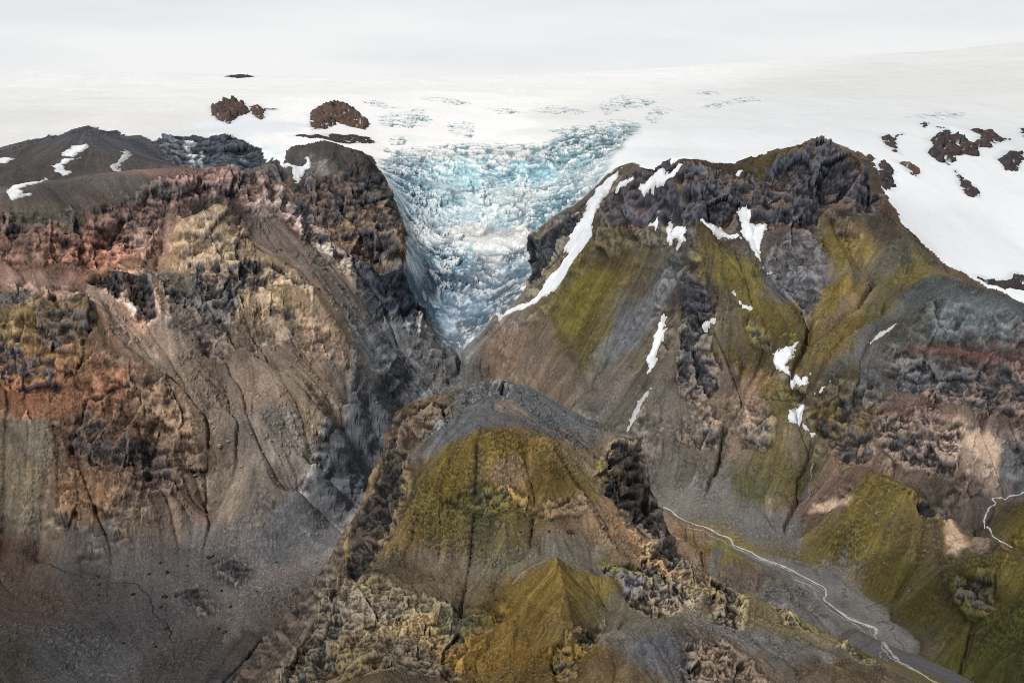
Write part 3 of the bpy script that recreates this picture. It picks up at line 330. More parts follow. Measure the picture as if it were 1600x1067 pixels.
D['crag2']=[[(-649.8,1516.2),(-650.5,1633.4),(-607.3,1600.4),(-562,1536.9),(-544.1,1497.4),(-571.1,1491.2),(-591.7,1498.9),(-623.5,1497.9)],[(-552,1558.4),(-521.5,1604),(-497.3,1594.6),(-518.3,1556.1),(-540.7,1541.5)],[(-567.2,1704.8),(-513.8,1689.8),(-443.3,1713.9),(-388.7,1738.5),(-358.7,1696.8),(-417.4,1691.5),(-447.8,1657.2),(-452.6,1600),(-484.6,1593.5),(-515.2,1617.1)],[(-485.4,1507),(-458.7,1551.5),(-430.4,1556.7),(-444.2,1494.5),(-467.7,1476.1)],[(-696.3,1485),(-680.1,1499.7),(-654.1,1487.9),(-597.4,1402.9),(-614.2,1371.1),(-643.3,1365.3),(-677,1375)],[(-743.5,1368.3),(-691.4,1366.9),(-653.7,1356.5),(-628.6,1333.7),(-668.8,1325.4),(-720.7,1309.5)],[(-592.1,1298.7),(-554.6,1318.7),(-522.2,1307.5),(-462.1,1321.5),(-449.1,1291.8),(-488.7,1261.5),(-546.3,1262.3),(-592.6,1273.6)],[(-600.8,1202.7),(-581.3,1205.5),(-559.1,1195.1),(-585.8,1194)],[(-245.1,1528),(-223.7,1718.8),(-214.5,1609.2),(-228.4,1411.4),(-246.4,1338.1),(-271.7,1334),(-277.3,1410.9),(-264.9,1521.2)],[(-260.8,1639.3),(-234.8,1768.9),(-198.7,1873.2),(-174.2,1872.4),(-220.8,1742.3),(-245.4,1531.6),(-277.5,1603.3)],[(-315.8,2049.9),(-248.3,2131.7),(-219.9,2137.3),(-187.5,2158.9),(-184.8,2138.2),(-211.7,2017.4),(-252.5,2013.9),(-286,2027)],[(-485.4,2190.5),(-423.7,2220.3),(-304.5,2370.7),(-254.3,2291.8),(-245.9,2139.4),(-308.1,2117.8),(-378.3,2098.9),(-425,2140.1),(-447.9,2060.5)],[(-897,2597.6),(-750.1,2647),(-646.5,2571.2),(-504.4,2259.5),(-500.2,2195.1),(-540.9,2029.3),(-697,2155.6)],[(-689.1,1767),(-648,1887.1),(-591.6,1982.9),(-542.8,2250.6),(-503.6,2198.3),(-505.1,1976.5),(-591.9,1935.4),(-642.2,1825.1),(-670.9,1740.7)],[(-848.8,1595.2),(-773.1,1629.8),(-721.3,1679.3),(-680.4,1772.7),(-635,1801),(-642.3,1700),(-698.2,1610.4),(-741.9,1550.2),(-835.9,1560.5)],[(-597.4,1801.2),(-588.2,1877),(-555.7,1954.5),(-473.5,1744.9),(-453.2,1719.6),(-497.8,1690.4),(-544,1678.3),(-573.1,1687.8)],[(326.2,1978.8),(384.3,1954.4),(499.8,1970.7),(555.9,1999.4),(612.5,2015.2),(686,1990.1),(836,2268.4),(692,1889.7),(644.5,1900.3),(597.3,1900.2),(559.3,1862.6),(477.2,1858),(440.3,1881.8),(393.4,1853.1),(343.3,1857.6),(324,1809.3),(316.4,1879.9)],[(256.4,2558.1),(328.2,1976.1),(323.5,1898.6),(295.7,1917.6),(239.9,2022.4),(183.5,2035.3),(175.5,2140.2)],[(30.5,2369.6),(108.4,2415.1),(183.4,2432.8),(171.6,2307.4),(120.8,2287),(73.4,2175.7),(35.9,2209.1)],[(304.8,1773.8),(326.8,1750.1),(338.1,1689),(338.7,1658.1),(305.8,1608.6),(289.3,1567.6),(270.1,1579.4),(291.5,1659.3)],[(275.6,1605.5),(334.4,1593.4),(332.1,1553.6),(297.4,1527.7),(276,1549)],[(394.5,1650.7),(421.1,1626.2),(419.2,1582.8),(399.9,1609.1)],[(363.4,1491.6),(393.8,1434.9),(380.9,1407.1),(345.7,1434.2)],[(634.9,1570.9),(687.8,1505.5),(750.5,1447.9),(774.6,1405.7),(757.3,1365.8),(741.3,1406.1),(670.3,1454.3),(606,1491.2)],[(600.2,1466.1),(643.7,1430.8),(723.9,1384.9),(750.3,1347.5),(729.8,1332.9),(644.9,1341.8),(600.1,1386.7),(575,1443.4)],[(515.8,1377.7),(582.9,1364.4),(618.4,1306.3),(578.7,1253),(548.1,1309.1),(514.7,1322.6)],[(460.3,1369.2),(506.2,1346.7),(509.1,1320.4),(468.6,1334.5)],[(506.1,1190.2),(566.7,1221.7),(537.2,1150.8),(515.7,1179.7)],[(-95.4,775.4),(-79.7,770),(-87.8,750.7),(-73.9,682.8),(-79.5,616.6),(-90.1,587.4),(-99.2,561.1),(-102.4,521.6),(-110.5,630.8),(-108.4,666.8),(-101.5,696.1),(-95.3,730.1)],[(72.9,721.8),(94.6,740.8),(101.1,730.1),(109.4,696.5),(99.3,675.3),(84.2,684.8),(63.5,666.4)],[(112.2,695.7),(130.4,686.8),(139.1,642.9),(109.6,550.9),(94.4,542.5),(80.4,581.7),(91.9,635.9)],[(137.6,644.7),(155.1,654.8),(161.3,630),(130.7,514.9),(118.9,533.8)],[(178,630.5),(193.6,617.3),(179.4,546.3),(172.4,579.1)],[(188.5,525.1),(258.1,642.4),(204.1,523.3)],[(-113.8,442.1),(-108.9,487.8),(-104.3,520),(-89.4,502.9),(-83.5,466),(-84.3,426.7)],[(19.9,455.3),(29.9,473.3),(29.3,425.4),(21.1,423.9)],[(-100.7,558.5),(-75.7,546.3),(-59.2,532.2),(-36.1,518.3),(-26.6,472.2),(-24.7,434.5),(-81.7,426.2),(-88.7,498)],[(56.4,562.1),(75.8,577),(94.2,565.6),(95,523.9),(79.7,495.7),(68.5,532)],[(33.5,477.2),(48.9,498.6),(46.4,489.1),(31.7,448.4)],[(87.8,462),(111.3,480),(122.3,455.2),(124.7,439.2),(81.7,426.2)],[(-17.5,645.2),(0,641.1),(-2.2,633.1),(-15.2,638)],[(-47.8,637.8),(-35.1,646),(-17.5,641.9),(0,645.1),(21.6,634.2),(43.7,642.5),(57,642.6),(38.5,625.8),(21,615.3),(0,630.9),(-21.3,624.5),(-36.7,633.1)],[(-51.8,777.3),(-36.8,853),(-12.8,874.9),(-2.7,822.3),(-21.1,793),(-41.3,772.6)],[(-81.8,764),(-51.6,773.3),(-45.5,756.6),(-68.1,723.5),(-80.3,747.2)],[(-380,1171.4),(-364.5,1185.2),(-336.1,1181.1),(-322.5,1169.8),(-337.8,1144.7),(-361.4,1143.2)],[(-403.2,1122.6),(-387.9,1133.1),(-368.3,1111.2),(-347.1,1074),(-366.4,1079.2),(-394.1,1110.1)],[(-340.2,1217.6),(-335.1,1226.5),(-325.1,1212),(-335.2,1201.2)],[(-300.5,1332.6),(-290.4,1335.6),(-273.1,1329.8),(-283,1325.3)],[(461.8,1456.9),(475.7,1460.7),(475.4,1447),(463,1448.3)],[(495.1,1035.9),(516.9,1007.7),(508.4,958.8),(493.6,980.4),(482.1,1002.9)],[(0,848.5),(-11.6,874.9),(-20,862.9),(-5.3,803.3)],[(-435.3,1648.4),(-381.3,1670.8),(-303.5,1651.3),(-261.9,1652.6),(-280.2,1627.5),(-349.3,1607.3),(-410.8,1606.3)],[(-470.4,2050.5),(-410.9,2136.6),(-367.7,2052),(-288.9,2126.6),(-301.9,2042.4),(-386.3,1996.1),(-448.5,1998.5)],[(-750,1488.3),(-742.8,1515.3),(-712.3,1478.4),(-692.4,1414.8),(-720.5,1435.2)],[(444.7,1762),(509.4,1843.8),(553.3,1852.9),(565.6,1794.5),(544.8,1737),(502.2,1646.7),(490.4,1709.4),(465.9,1750.1)],[(453.6,1428.7),(514.3,1461.5),(550.6,1425.7),(499,1351.2),(456.7,1356.6)],[(-258.2,1823),(-209.5,1992.2),(-135.5,2055.5),(-97.9,1965.7),(-73.4,786.3),(-217.8,1714.6),(-252,1627.3)],[(-318.1,1497.5),(-285.4,1529.1),(-264.2,1511.5),(-275.2,1405.5),(-294.8,1420.8)],[(-341.5,1250.5),(-297,1323.8),(-245.4,1331.2),(-256.6,1243.8),(-310.5,1220.3)],[(421.5,1490.9),(447.6,1479.6),(448.6,1456.4),(427.5,1455.5)],[(-543.6,1529.7),(-499.3,1524.4),(-474.6,1538.1),(-490.4,1492.1),(-526.6,1495)],[(303.2,1514),(330.9,1500.1),(313.9,1457),(294.1,1468.1)],[(487.5,1468.8),(543.5,1464.1),(563.9,1412),(517.9,1438.8)],[(-340.1,2224.2),(-299,2228.8),(-266.8,2190.7),(-307.5,2181.6)],[(-524.5,1300.5),(-494.4,1310.6),(-494.6,1281.7),(-522.6,1266.4)]]
D['snow']=[('pale triangular snow patch high on the dark plateau below its skyline',[(-978.6,2194.1),(-986,2274.3),(-956.7,2297.6),(-943.1,2239.4),(-952.3,2186.3)]),('hooked white snow patch lying mid way down the dark gravel plateau',[(-960.8,2103.4),(-956.9,2163.6),(-931.9,2181.8),(-943.2,2120),(-894.3,2041.1),(-889.5,2004.6),(-932,2057.8)]),('large forked white snow patch nearest the cliff edge of the plateau',[(-853.7,1696),(-868.6,1749.9),(-915.9,1981.7),(-843.8,1803),(-844.3,1722.6),(-819.5,1677.1),(-805.1,1705.3),(-806.1,1687.1),(-824.7,1656.8),(-836.3,1674.7)]),('dirty grey curved snow patch on the plateau beside the dark ice cliffs',[(-853.9,2140.5),(-838.7,2167.7),(-882.5,2311.9),(-868.6,2306.7),(-831.5,2199),(-839.1,2153.4),(-752.3,1940.4),(-822.9,2088.7)]),('thin sliver of snow at the frame edge on the dark plateau',[(-1112.8,2160.2),(-1065.6,2170),(-1063.6,2131.3),(-1079.5,2093)]),('white fan of snow dropping from the ice edge between two brown cliffs',[(-519,2288.9),(-503,2295.2),(-479.2,2273),(-467,2313.7),(-456.4,2280.4),(-474.6,2210),(-493.4,2247.1)]),('long white snow strip running down beside the icefall to the glacier snout',[(268.5,2534.9),(220.8,2514.8),(183.8,2439.7),(169.4,2382.8),(143.1,2321.3),(123.4,2279),(116.6,2147.9),(74.6,2126.6),(46.8,2111.7),(-48,2157.9),(-29.3,2133.8),(27.4,2096.4),(90.1,2067.4),(128.1,2084.3),(144.6,2074.9),(166.4,2069.7),(199.2,2341.2),(239.4,2471.6),(258.2,2508.4)]),('white snow fan below the summit cliffs narrowing to a point in the gully',[(424.9,1890.9),(438.2,1897),(450.3,1896.4),(445.5,1879.4),(462.3,1872),(473.6,1869.1),(475.6,1859.6),(451.6,1794.8),(445.1,1764.1),(433.3,1774.5),(434,1849.6),(422,1861.3),(430.5,1863.8),(425.9,1884)]),('thin diagonal snow band along the foot of the summit cliff',[(349.9,1869.5),(420.6,1853.8),(428.8,1844.2),(416.9,1844.7),(368.8,1848.3)]),('small snow patch tucked beside the dark corner buttress of the summit cliff',[(295.9,1919.9),(327.8,1878),(316.1,1832.1),(303.7,1872.1),(292,1916)]),('broad snow patch on the shoulder above the dark cliffs by the icefall',[(253.6,2051.4),(264.5,2053.5),(294.9,2025.7),(307.5,1993.4),(337.4,1972.3),(321.2,1972.7),(298.2,1983.2),(281,2011.2)]),('thin curved snow streak at the outer rim of the shoulder by the icefall',[(206.7,2110.5),(224.3,2089.4),(249.2,2074.6),(244.5,2071.5),(219.5,2083.9)]),('small ragged snow patch on the dark slope below the shoulder',[(243.6,1987.2),(271.6,1960.7),(288.5,1949.2),(286,1937.1),(288.3,1927.7),(280.4,1930),(274.7,1951.1)]),('long narrow snow tongue filling the steep gully beside the crag spur',[(272.3,1735),(260.7,1703.7),(260.1,1672.3),(250.7,1654.3),(239.6,1622.6),(228.4,1606.4),(230.6,1648.6),(241.5,1678.9),(257.1,1716.2)]),('grey dirty snow wedge at the bottom of the steep gully',[(225.9,1569.8),(215.2,1544.2),(190.5,1518.1),(182.7,1517.3),(209,1563)]),('large hook shaped snow patch where the mossy gullies meet',[(422.1,1566.6),(436.3,1557),(465.6,1573.7),(444.3,1540.4),(434.7,1530.9),(447.3,1502.8),(465.3,1506.7),(449.3,1486.5),(433.8,1515.2),(416.5,1544.4)]),('oval snow patch in the stream gully below the hook shaped one',[(413.7,1434.5),(431.8,1463.3),(447.3,1465),(433.7,1442.9),(425.5,1417),(418.5,1424.3)]),('smallest snow remnant at the lower end of the stream gully',[(430.1,1427.1),(438.9,1415.5),(446.9,1406.8),(442.8,1404.6)]),('slender snow sliver beside the layered grey bluff',[(557.8,1519.7),(578.2,1525.9),(600.6,1528.2),(585.6,1517.1),(567.5,1513.1)]),('thin snow streak on the mossy fin below the summit fan',[(381.1,1697),(395.8,1680.5),(408.9,1652.2),(405.8,1654),(389.9,1676.8)]),('tiny snow chip on the slope beside the hook shaped patch',[(460.5,1462.7),(471.2,1469.5),(480.2,1471.2),(474.4,1466.6)]),('very thin snow streak beside dark crags on the spur',[(343.7,1661),(340.6,1656.7),(328.5,1652.3),(325.6,1652.9)]),('three cornered snow rag on the cliff brink of the summit ridge',[(432.6,1959.4),(441.6,1963.3),(448.9,1961.7),(440.4,1955.4)]),('bright snow chip on the grey rock below the snow fan',[(445.4,1759.7),(459.4,1765.7),(469.8,1763),(460.3,1760.1)])]
D['nun']=[(1,'brown dome shaped rock outcrop rising from the snow near the ice cliffs',[(-978.9,3320),(-949.4,3472.6),(-889.1,3394.4),(-834.8,3239.1),(-837.9,3114.5),(-824.5,2967.3),(-894.1,3091.1)],0.45,22),
 (1,'small brown rock outcrop just beside the dome shaped one',[(-853.6,3332),(-841.6,3375.7),(-793,3283.1),(-745.9,3039.1),(-805.8,3176.4)],0.4,10),
 (1,'broad reddish brown rock outcrop streaked with snow above the icefall',[(-626.6,3171.3),(-637.8,3396),(-601.7,3497.7),(-549.7,3443.4),(-485.1,3250.4),(-431.3,3077.9),(-428.4,2960.7),(-480.3,2996.2),(-524.3,3058),(-519.9,2870.8),(-544.7,2774.6)],0.35,20),
 (0,'thin dark rock band lying along the snow above the brown block',[(-600.3,2699.5),(-521,2757.9),(-432.1,2858.6),(-396.3,2858.8),(-376.5,2802.3),(-416.9,2777.1),(-447.9,2730.5),(-515.2,2725)],0.7,5),
 (0,'flat black rock sliver alone on the distant ice cap',[(-1773.6,6333.9),(-1782.2,6540.6),(-1699.3,6534.8),(-1579.1,6312.2),(-1646.1,6222.6)],0.8,10),
 (0,'tiny dark rock chip between the brown outcrops',[(-796.5,3310.1),(-767.2,3313),(-761.5,3284.6),(-788.2,3280.3)],0.7,4),
 (0,'Y shaped dark rock rib on the snow beyond the summit cliffs',[(1046.7,2881.5),(1080.1,2923.7),(1081.6,2889.2),(1130.8,2944.7),(1083.3,2869.8),(1056,2797.2),(1034.3,2701.5),(1020.9,2727.7)],0.6,9),
 (1,'largest dark rock outcrop amid the sunlit snow slope',[(1191.1,2897.6),(1231.6,2941.2),(1247.7,2934.4),(1271.2,2946.2),(1296.5,2943.1),(1287.4,2905.3),(1304.7,2889.7),(1335.9,2901.3),(1298.1,2812.2),(1263.3,2804.9),(1241.4,2810.8),(1163.1,2692),(1139.9,2707.3),(1139,2770),(1182.4,2841.8)],0.72,22),
 (0,'slanting dark rock rib above the largest outcrop on the snow slope',[(1265.1,3037.2),(1277.8,3025.8),(1279.7,2948.4),(1252.4,2954.2)],0.7,7),
 (0,'ragged dark rock band beside the largest outcrop',[(1362.3,3021.7),(1489,3172.9),(1455.2,3024.6),(1500,3052),(1358.9,2884.6),(1327.8,2885.1),(1323.3,2907.1),(1372.6,2963.4)],0.65,11),
 (0,'snow streaked dark rock face at the photo edge of the snow slope',[(1349,2809.8),(1409.1,2884.8),(1468.7,2914.9),(1437.3,2840.2),(1373.4,2752.7),(1344.4,2741.7)],0.8,12),
 (0,'long diagonal dark rock rib descending the snow slope',[(1170.6,2663.3),(1157.4,2592.2),(1170.9,2531.4),(1150.2,2463.2),(1111.2,2460.8),(1132.7,2545.3)],0.75,9),
 (0,'reddish brown rock island on the snow beyond the summit cliffs',[(984.1,2574.3),(1022,2612.3),(1033.9,2564.8),(999,2482),(984.6,2486.1)],0.3,9),
 (0,'dark rounded rock buttress at the snow edge touching the summit cliffs',[(906.7,2496.2),(932.4,2535.6),(933.4,2481.5),(903.9,2380.3),(868.7,2321.7),(860.1,2353.6)],0.75,14),
 (0,'small dark rock on the snow by the end of the summit ridge',[(895.8,2584.8),(926.6,2615.6),(918.9,2563.5),(884.9,2508.9)],0.6,6),
 (0,'round dark rock dot high on the snow slope',[(1265,3140),(1280.8,3146.1),(1246.6,3048.9),(1225.9,3019.1),(1229.5,3049.8)],0.7,6),
 (0,'dark rock step along the lower lip of the snow slope',[(950.7,2030.9),(986.4,2028),(1017.5,2027.1),(1057.4,2074.3),(1080.2,2064.1),(1045.2,1991.1),(992.8,1992.2),(968.2,2017)],0.8,9),
 (0,'dark rock at the photo edge high on the snow slope',[(1656.2,3308.5),(1706.4,3342.5),(1618.8,3156.2),(1575.3,3133.2)],0.75,7)]
D['crev']=[[(311.9,3609.2),(446.9,4089),(526.8,3847.5),(535.5,3721),(487.3,3654.9),(372.6,3519.4),(319.6,3352.7)],[(59.7,3526.4),(155.5,3707.1),(233.2,3545.5),(268.7,3429.1),(187.4,3395.5),(116.8,3451.4)],[(-76.5,3595.1),(0,3577.5),(47.9,3470.8),(-21.7,3453.3)],[(-384,3840),(-293.4,3912.4),(-134.6,3710.1),(-182,3634.7),(-278.6,3712.6)],[(-535.6,3599.6),(-452.5,3617.2),(-383.9,3483.8),(-432.4,3452.1)],[(-424,3249.5),(-314.5,3462.8),(-250.8,3274.9),(-275.3,3127.9),(-377.3,3061.9)],[(427.3,3243.4),(535.3,3654.5),(548.9,3533.1),(427.8,3053.5)],[(691.6,3682.1),(982.3,4126.6),(946.6,3912.4),(697.6,3592.9)],[(1284.3,3328.2),(1491.4,3578.4),(1603.7,3639.8),(1488.2,3422),(1380.6,3307)],[(796,4309),(872.5,4368.6),(830.9,4157.2),(765.2,4111.3)],[(-201,3198.7),(-133.9,3279.9),(-99.4,3161.8),(-120.1,2931.7),(-159,2970.3)],[(-343.6,2900.6),(-314.2,2934.2),(-293.1,2869.5),(-314.9,2803.5),(-338.4,2823.5)],[(-348.6,2759.3),(-143.5,2843.3),(89,2822.9),(108.5,2769.6),(-138.6,2739.9),(-325.7,2709.9)],[(112.7,2986),(322.6,3212.7),(392.7,3095.6),(300.3,2985),(162.4,2865.1)]]
D['gul2']=[[(452.8,1892.4),(447.8,1818.7),(452,1767.7),(484,1753.8),(507,1696.1),(500.5,1635.9),(474.4,1576.9),(445.6,1531.5),(440.2,1482.7),(430.1,1445.8),(442.3,1407.4),(427.6,1344),(385.7,1295.2)],[(621.2,1884.1),(629,1787),(628.5,1709.6),(589.9,1658.4),(533.5,1603),(487.7,1585.7)],[(320.2,1804.7),(291.6,1799),(272.5,1739),(247.5,1663.5),(227.5,1604.6),(206.6,1549.8),(187.6,1511.5)],[(342.3,1680.2),(322,1645.8),(287,1609.2),(253.9,1560),(210.5,1512.9)],[(396.2,1660.3),(415,1620.9),(424.3,1569.9)],[(382,1585.5),(345.3,1525.8),(325.9,1469.3),(306.7,1415.8)],[(86,2025.5),(103.6,1917.7),(127.7,1838.9),(153.5,1709.8)],[(517.4,1825.8),(496.5,1760),(509.8,1690)],[(603.8,1478.3),(558.6,1450.8),(495.7,1428.3),(441.2,1402.5)],[(642.1,1424.6),(586.2,1347.4),(548.2,1309.9),(520.7,1304.7)],[(700.6,1390.8),(647.3,1324.7),(654.9,1274.6),(669.2,1246.9)],[(-632.7,1497.1),(-568.3,1442.3),(-500.1,1403.2),(-433.6,1382.2)],[(-577.3,1687.4),(-516.4,1583.5),(-443.8,1571.2),(-359.7,1510.6),(-280.4,1496.2)],[(-503.6,2198.3),(-437.5,2133.8),(-390.5,2057.5),(-340.2,2065.2),(-290.9,2038.1),(-260.5,2017.5)],[(-275.2,1740.6),(-277.2,1618.5),(-266,1425.7),(-268.8,1344.9)],[(-797.9,1615.5),(-789.1,1574.6)],[(-727.8,1669.7),(-682.1,1572.1)],[(-688.2,1763.9),(-671.1,1652.4)],[(-646.6,1866),(-627.7,1773.8)],[(-591.6,1982.9),(-578.6,1907.1)],[(-528.9,2031.3),(-505.9,1952.5)],[(-539.9,1357.6),(-523.9,1328.5),(-446.4,1322.6),(-413.3,1289.8)],[(-715.6,1405.2),(-664.7,1364.6),(-628.6,1333.7)],[(-680.7,1271.2),(-611.5,1237.3),(-605.3,1189.4)],[(-593.7,1281.9),(-546.3,1234.3),(-512.2,1202.9)],[(-417.3,1589.1),(-341.2,1468.4),(-302.3,1407.5),(-281.1,1337.6)],[(-25.8,699),(-25.4,642.8),(-26.1,583),(-29.5,515.2),(-29.1,467.7)],[(-51,687.7),(-60.9,637.8),(-65.5,595.5)],[(7,690.7),(15.5,650.5),(12.3,595.5)],[(37.1,687),(57.2,645.2),(80.6,583.4)],[(548.1,1239.4),(493.3,1119.2),(444.1,1059.5),(432.5,1030.8)],[(452.6,1284),(421.5,1259.8),(383.3,1256.2)],[(500.7,1032.5),(497.6,975.6),(458.1,912.5)],[(-61.3,552.6),(-38.2,496.1),(-30.1,462.4)],[(-105.5,2052.5),(-142.8,1997),(-183.6,1839.5),(-217,1727.7),(-215.4,1538.7),(-228.4,1411.4),(-243.4,1317.6)],[(-233.9,1976.9),(-183.4,1984.5),(-145.2,1994.5)],[(-251.8,1816.5),(-227.3,1802),(-217.3,1730.6)]]
D['moss']=[[(92.5,2022.9),(131.6,2026.5),(181.2,2001.9),(240,1960.2),(270.9,1908),(246.5,1903.5),(199.9,1921.1),(179.3,1891.4),(153.2,1864.6),(128.4,1852.6),(101.4,1924.4),(88.6,1986.5)],[(348.4,1859.9),(369.4,1823.2),(397.3,1755.4),(427.2,1706.6),(446.9,1625.3),(467.9,1581.8),(456.2,1556.1),(430.5,1576.9),(400.9,1657.2),(367.1,1713.3),(346.4,1790.3)],[(563.9,1871.6),(593.3,1848.5),(614.2,1813.9),(625.2,1753.1),(591.4,1664.3),(539,1616.5),(501.1,1590.4),(466.6,1530),(453.2,1523.6),(479.4,1592.1),(531.1,1662.5),(571.6,1728.3),(567.3,1792.8)],[(703.8,1760),(882.4,2033.8),(687.2,1628.2),(633.3,1618.8),(547.4,1544.1),(491.4,1519.3),(512.2,1558.2),(586.8,1634.1),(663.1,1704.2)],[(452.5,1798.9),(468.3,1790.5),(473.9,1760.9),(450.4,1759.5)],[(338.5,1606.8),(377.1,1586.7),(414,1523.5),(435.7,1487.7),(417.1,1434.5),(388.7,1455.7),(369,1544.3),(334.4,1581.1)],[(362.9,1418.7),(405,1401.2),(423.2,1344.5),(384.5,1294.7),(347.3,1306),(322.7,1358.1)],[(508.8,1300.8),(506.7,1202.8),(563.9,1212.9),(547.1,1104.9),(482.6,1091.6),(441.3,1055.7),(414.8,1084),(395,1168.7),(378.1,1252.3),(412.6,1258),(440.8,1219.8)],[(424.4,965.6),(433.1,1052.8),(467.8,1052.9),(484.5,1043.9),(504.5,1043.1),(536.3,1029.4),(561.2,1016.8),(643.6,979.4),(561.1,786.5),(305.4,517.4),(325,635.3)],[(637.5,1231.2),(661.7,1214.8),(665.1,1159.6),(643.6,1112.5),(610.8,1122.6),(603.5,1165.7)],[(-47.5,706.7),(-28.6,710.5),(0,709.1),(23.5,699.5),(46.7,691.2),(64.4,677.9),(57.2,645.2),(29.8,623.4),(20.3,590.9),(-4,576.6),(-28.1,581.9),(-56.5,585.9),(-70.8,607.4),(-78.5,646.3),(-66.2,673.9)],[(25.4,541.6),(50.3,559.1),(55.2,529),(45.1,494.6),(29.6,417.1),(24.1,372.2),(-20.7,384.7),(-26.3,479.8),(-21.7,518.2),(0,540.1)],[(61.4,699.2),(79.9,718.1),(89.8,717),(74.8,687.9),(59.7,677.2)],[(224.2,1258.9),(272.9,1201.6),(310.8,1121.7),(303.4,1122.4),(251.4,1175.8),(220.8,1236.8)],[(56.4,562.1),(69.4,573.4),(70.1,547.1),(55.5,532.9)],[(474,1472.3),(478.9,1434.9),(506.2,1375),(483.7,1357.6),(463.3,1408.6),(455.6,1437)],[(645.1,2551.4),(570.5,2008.8),(622.7,2014.5),(575.8,1979),(499.8,1970.7),(448.9,1965.2)]]
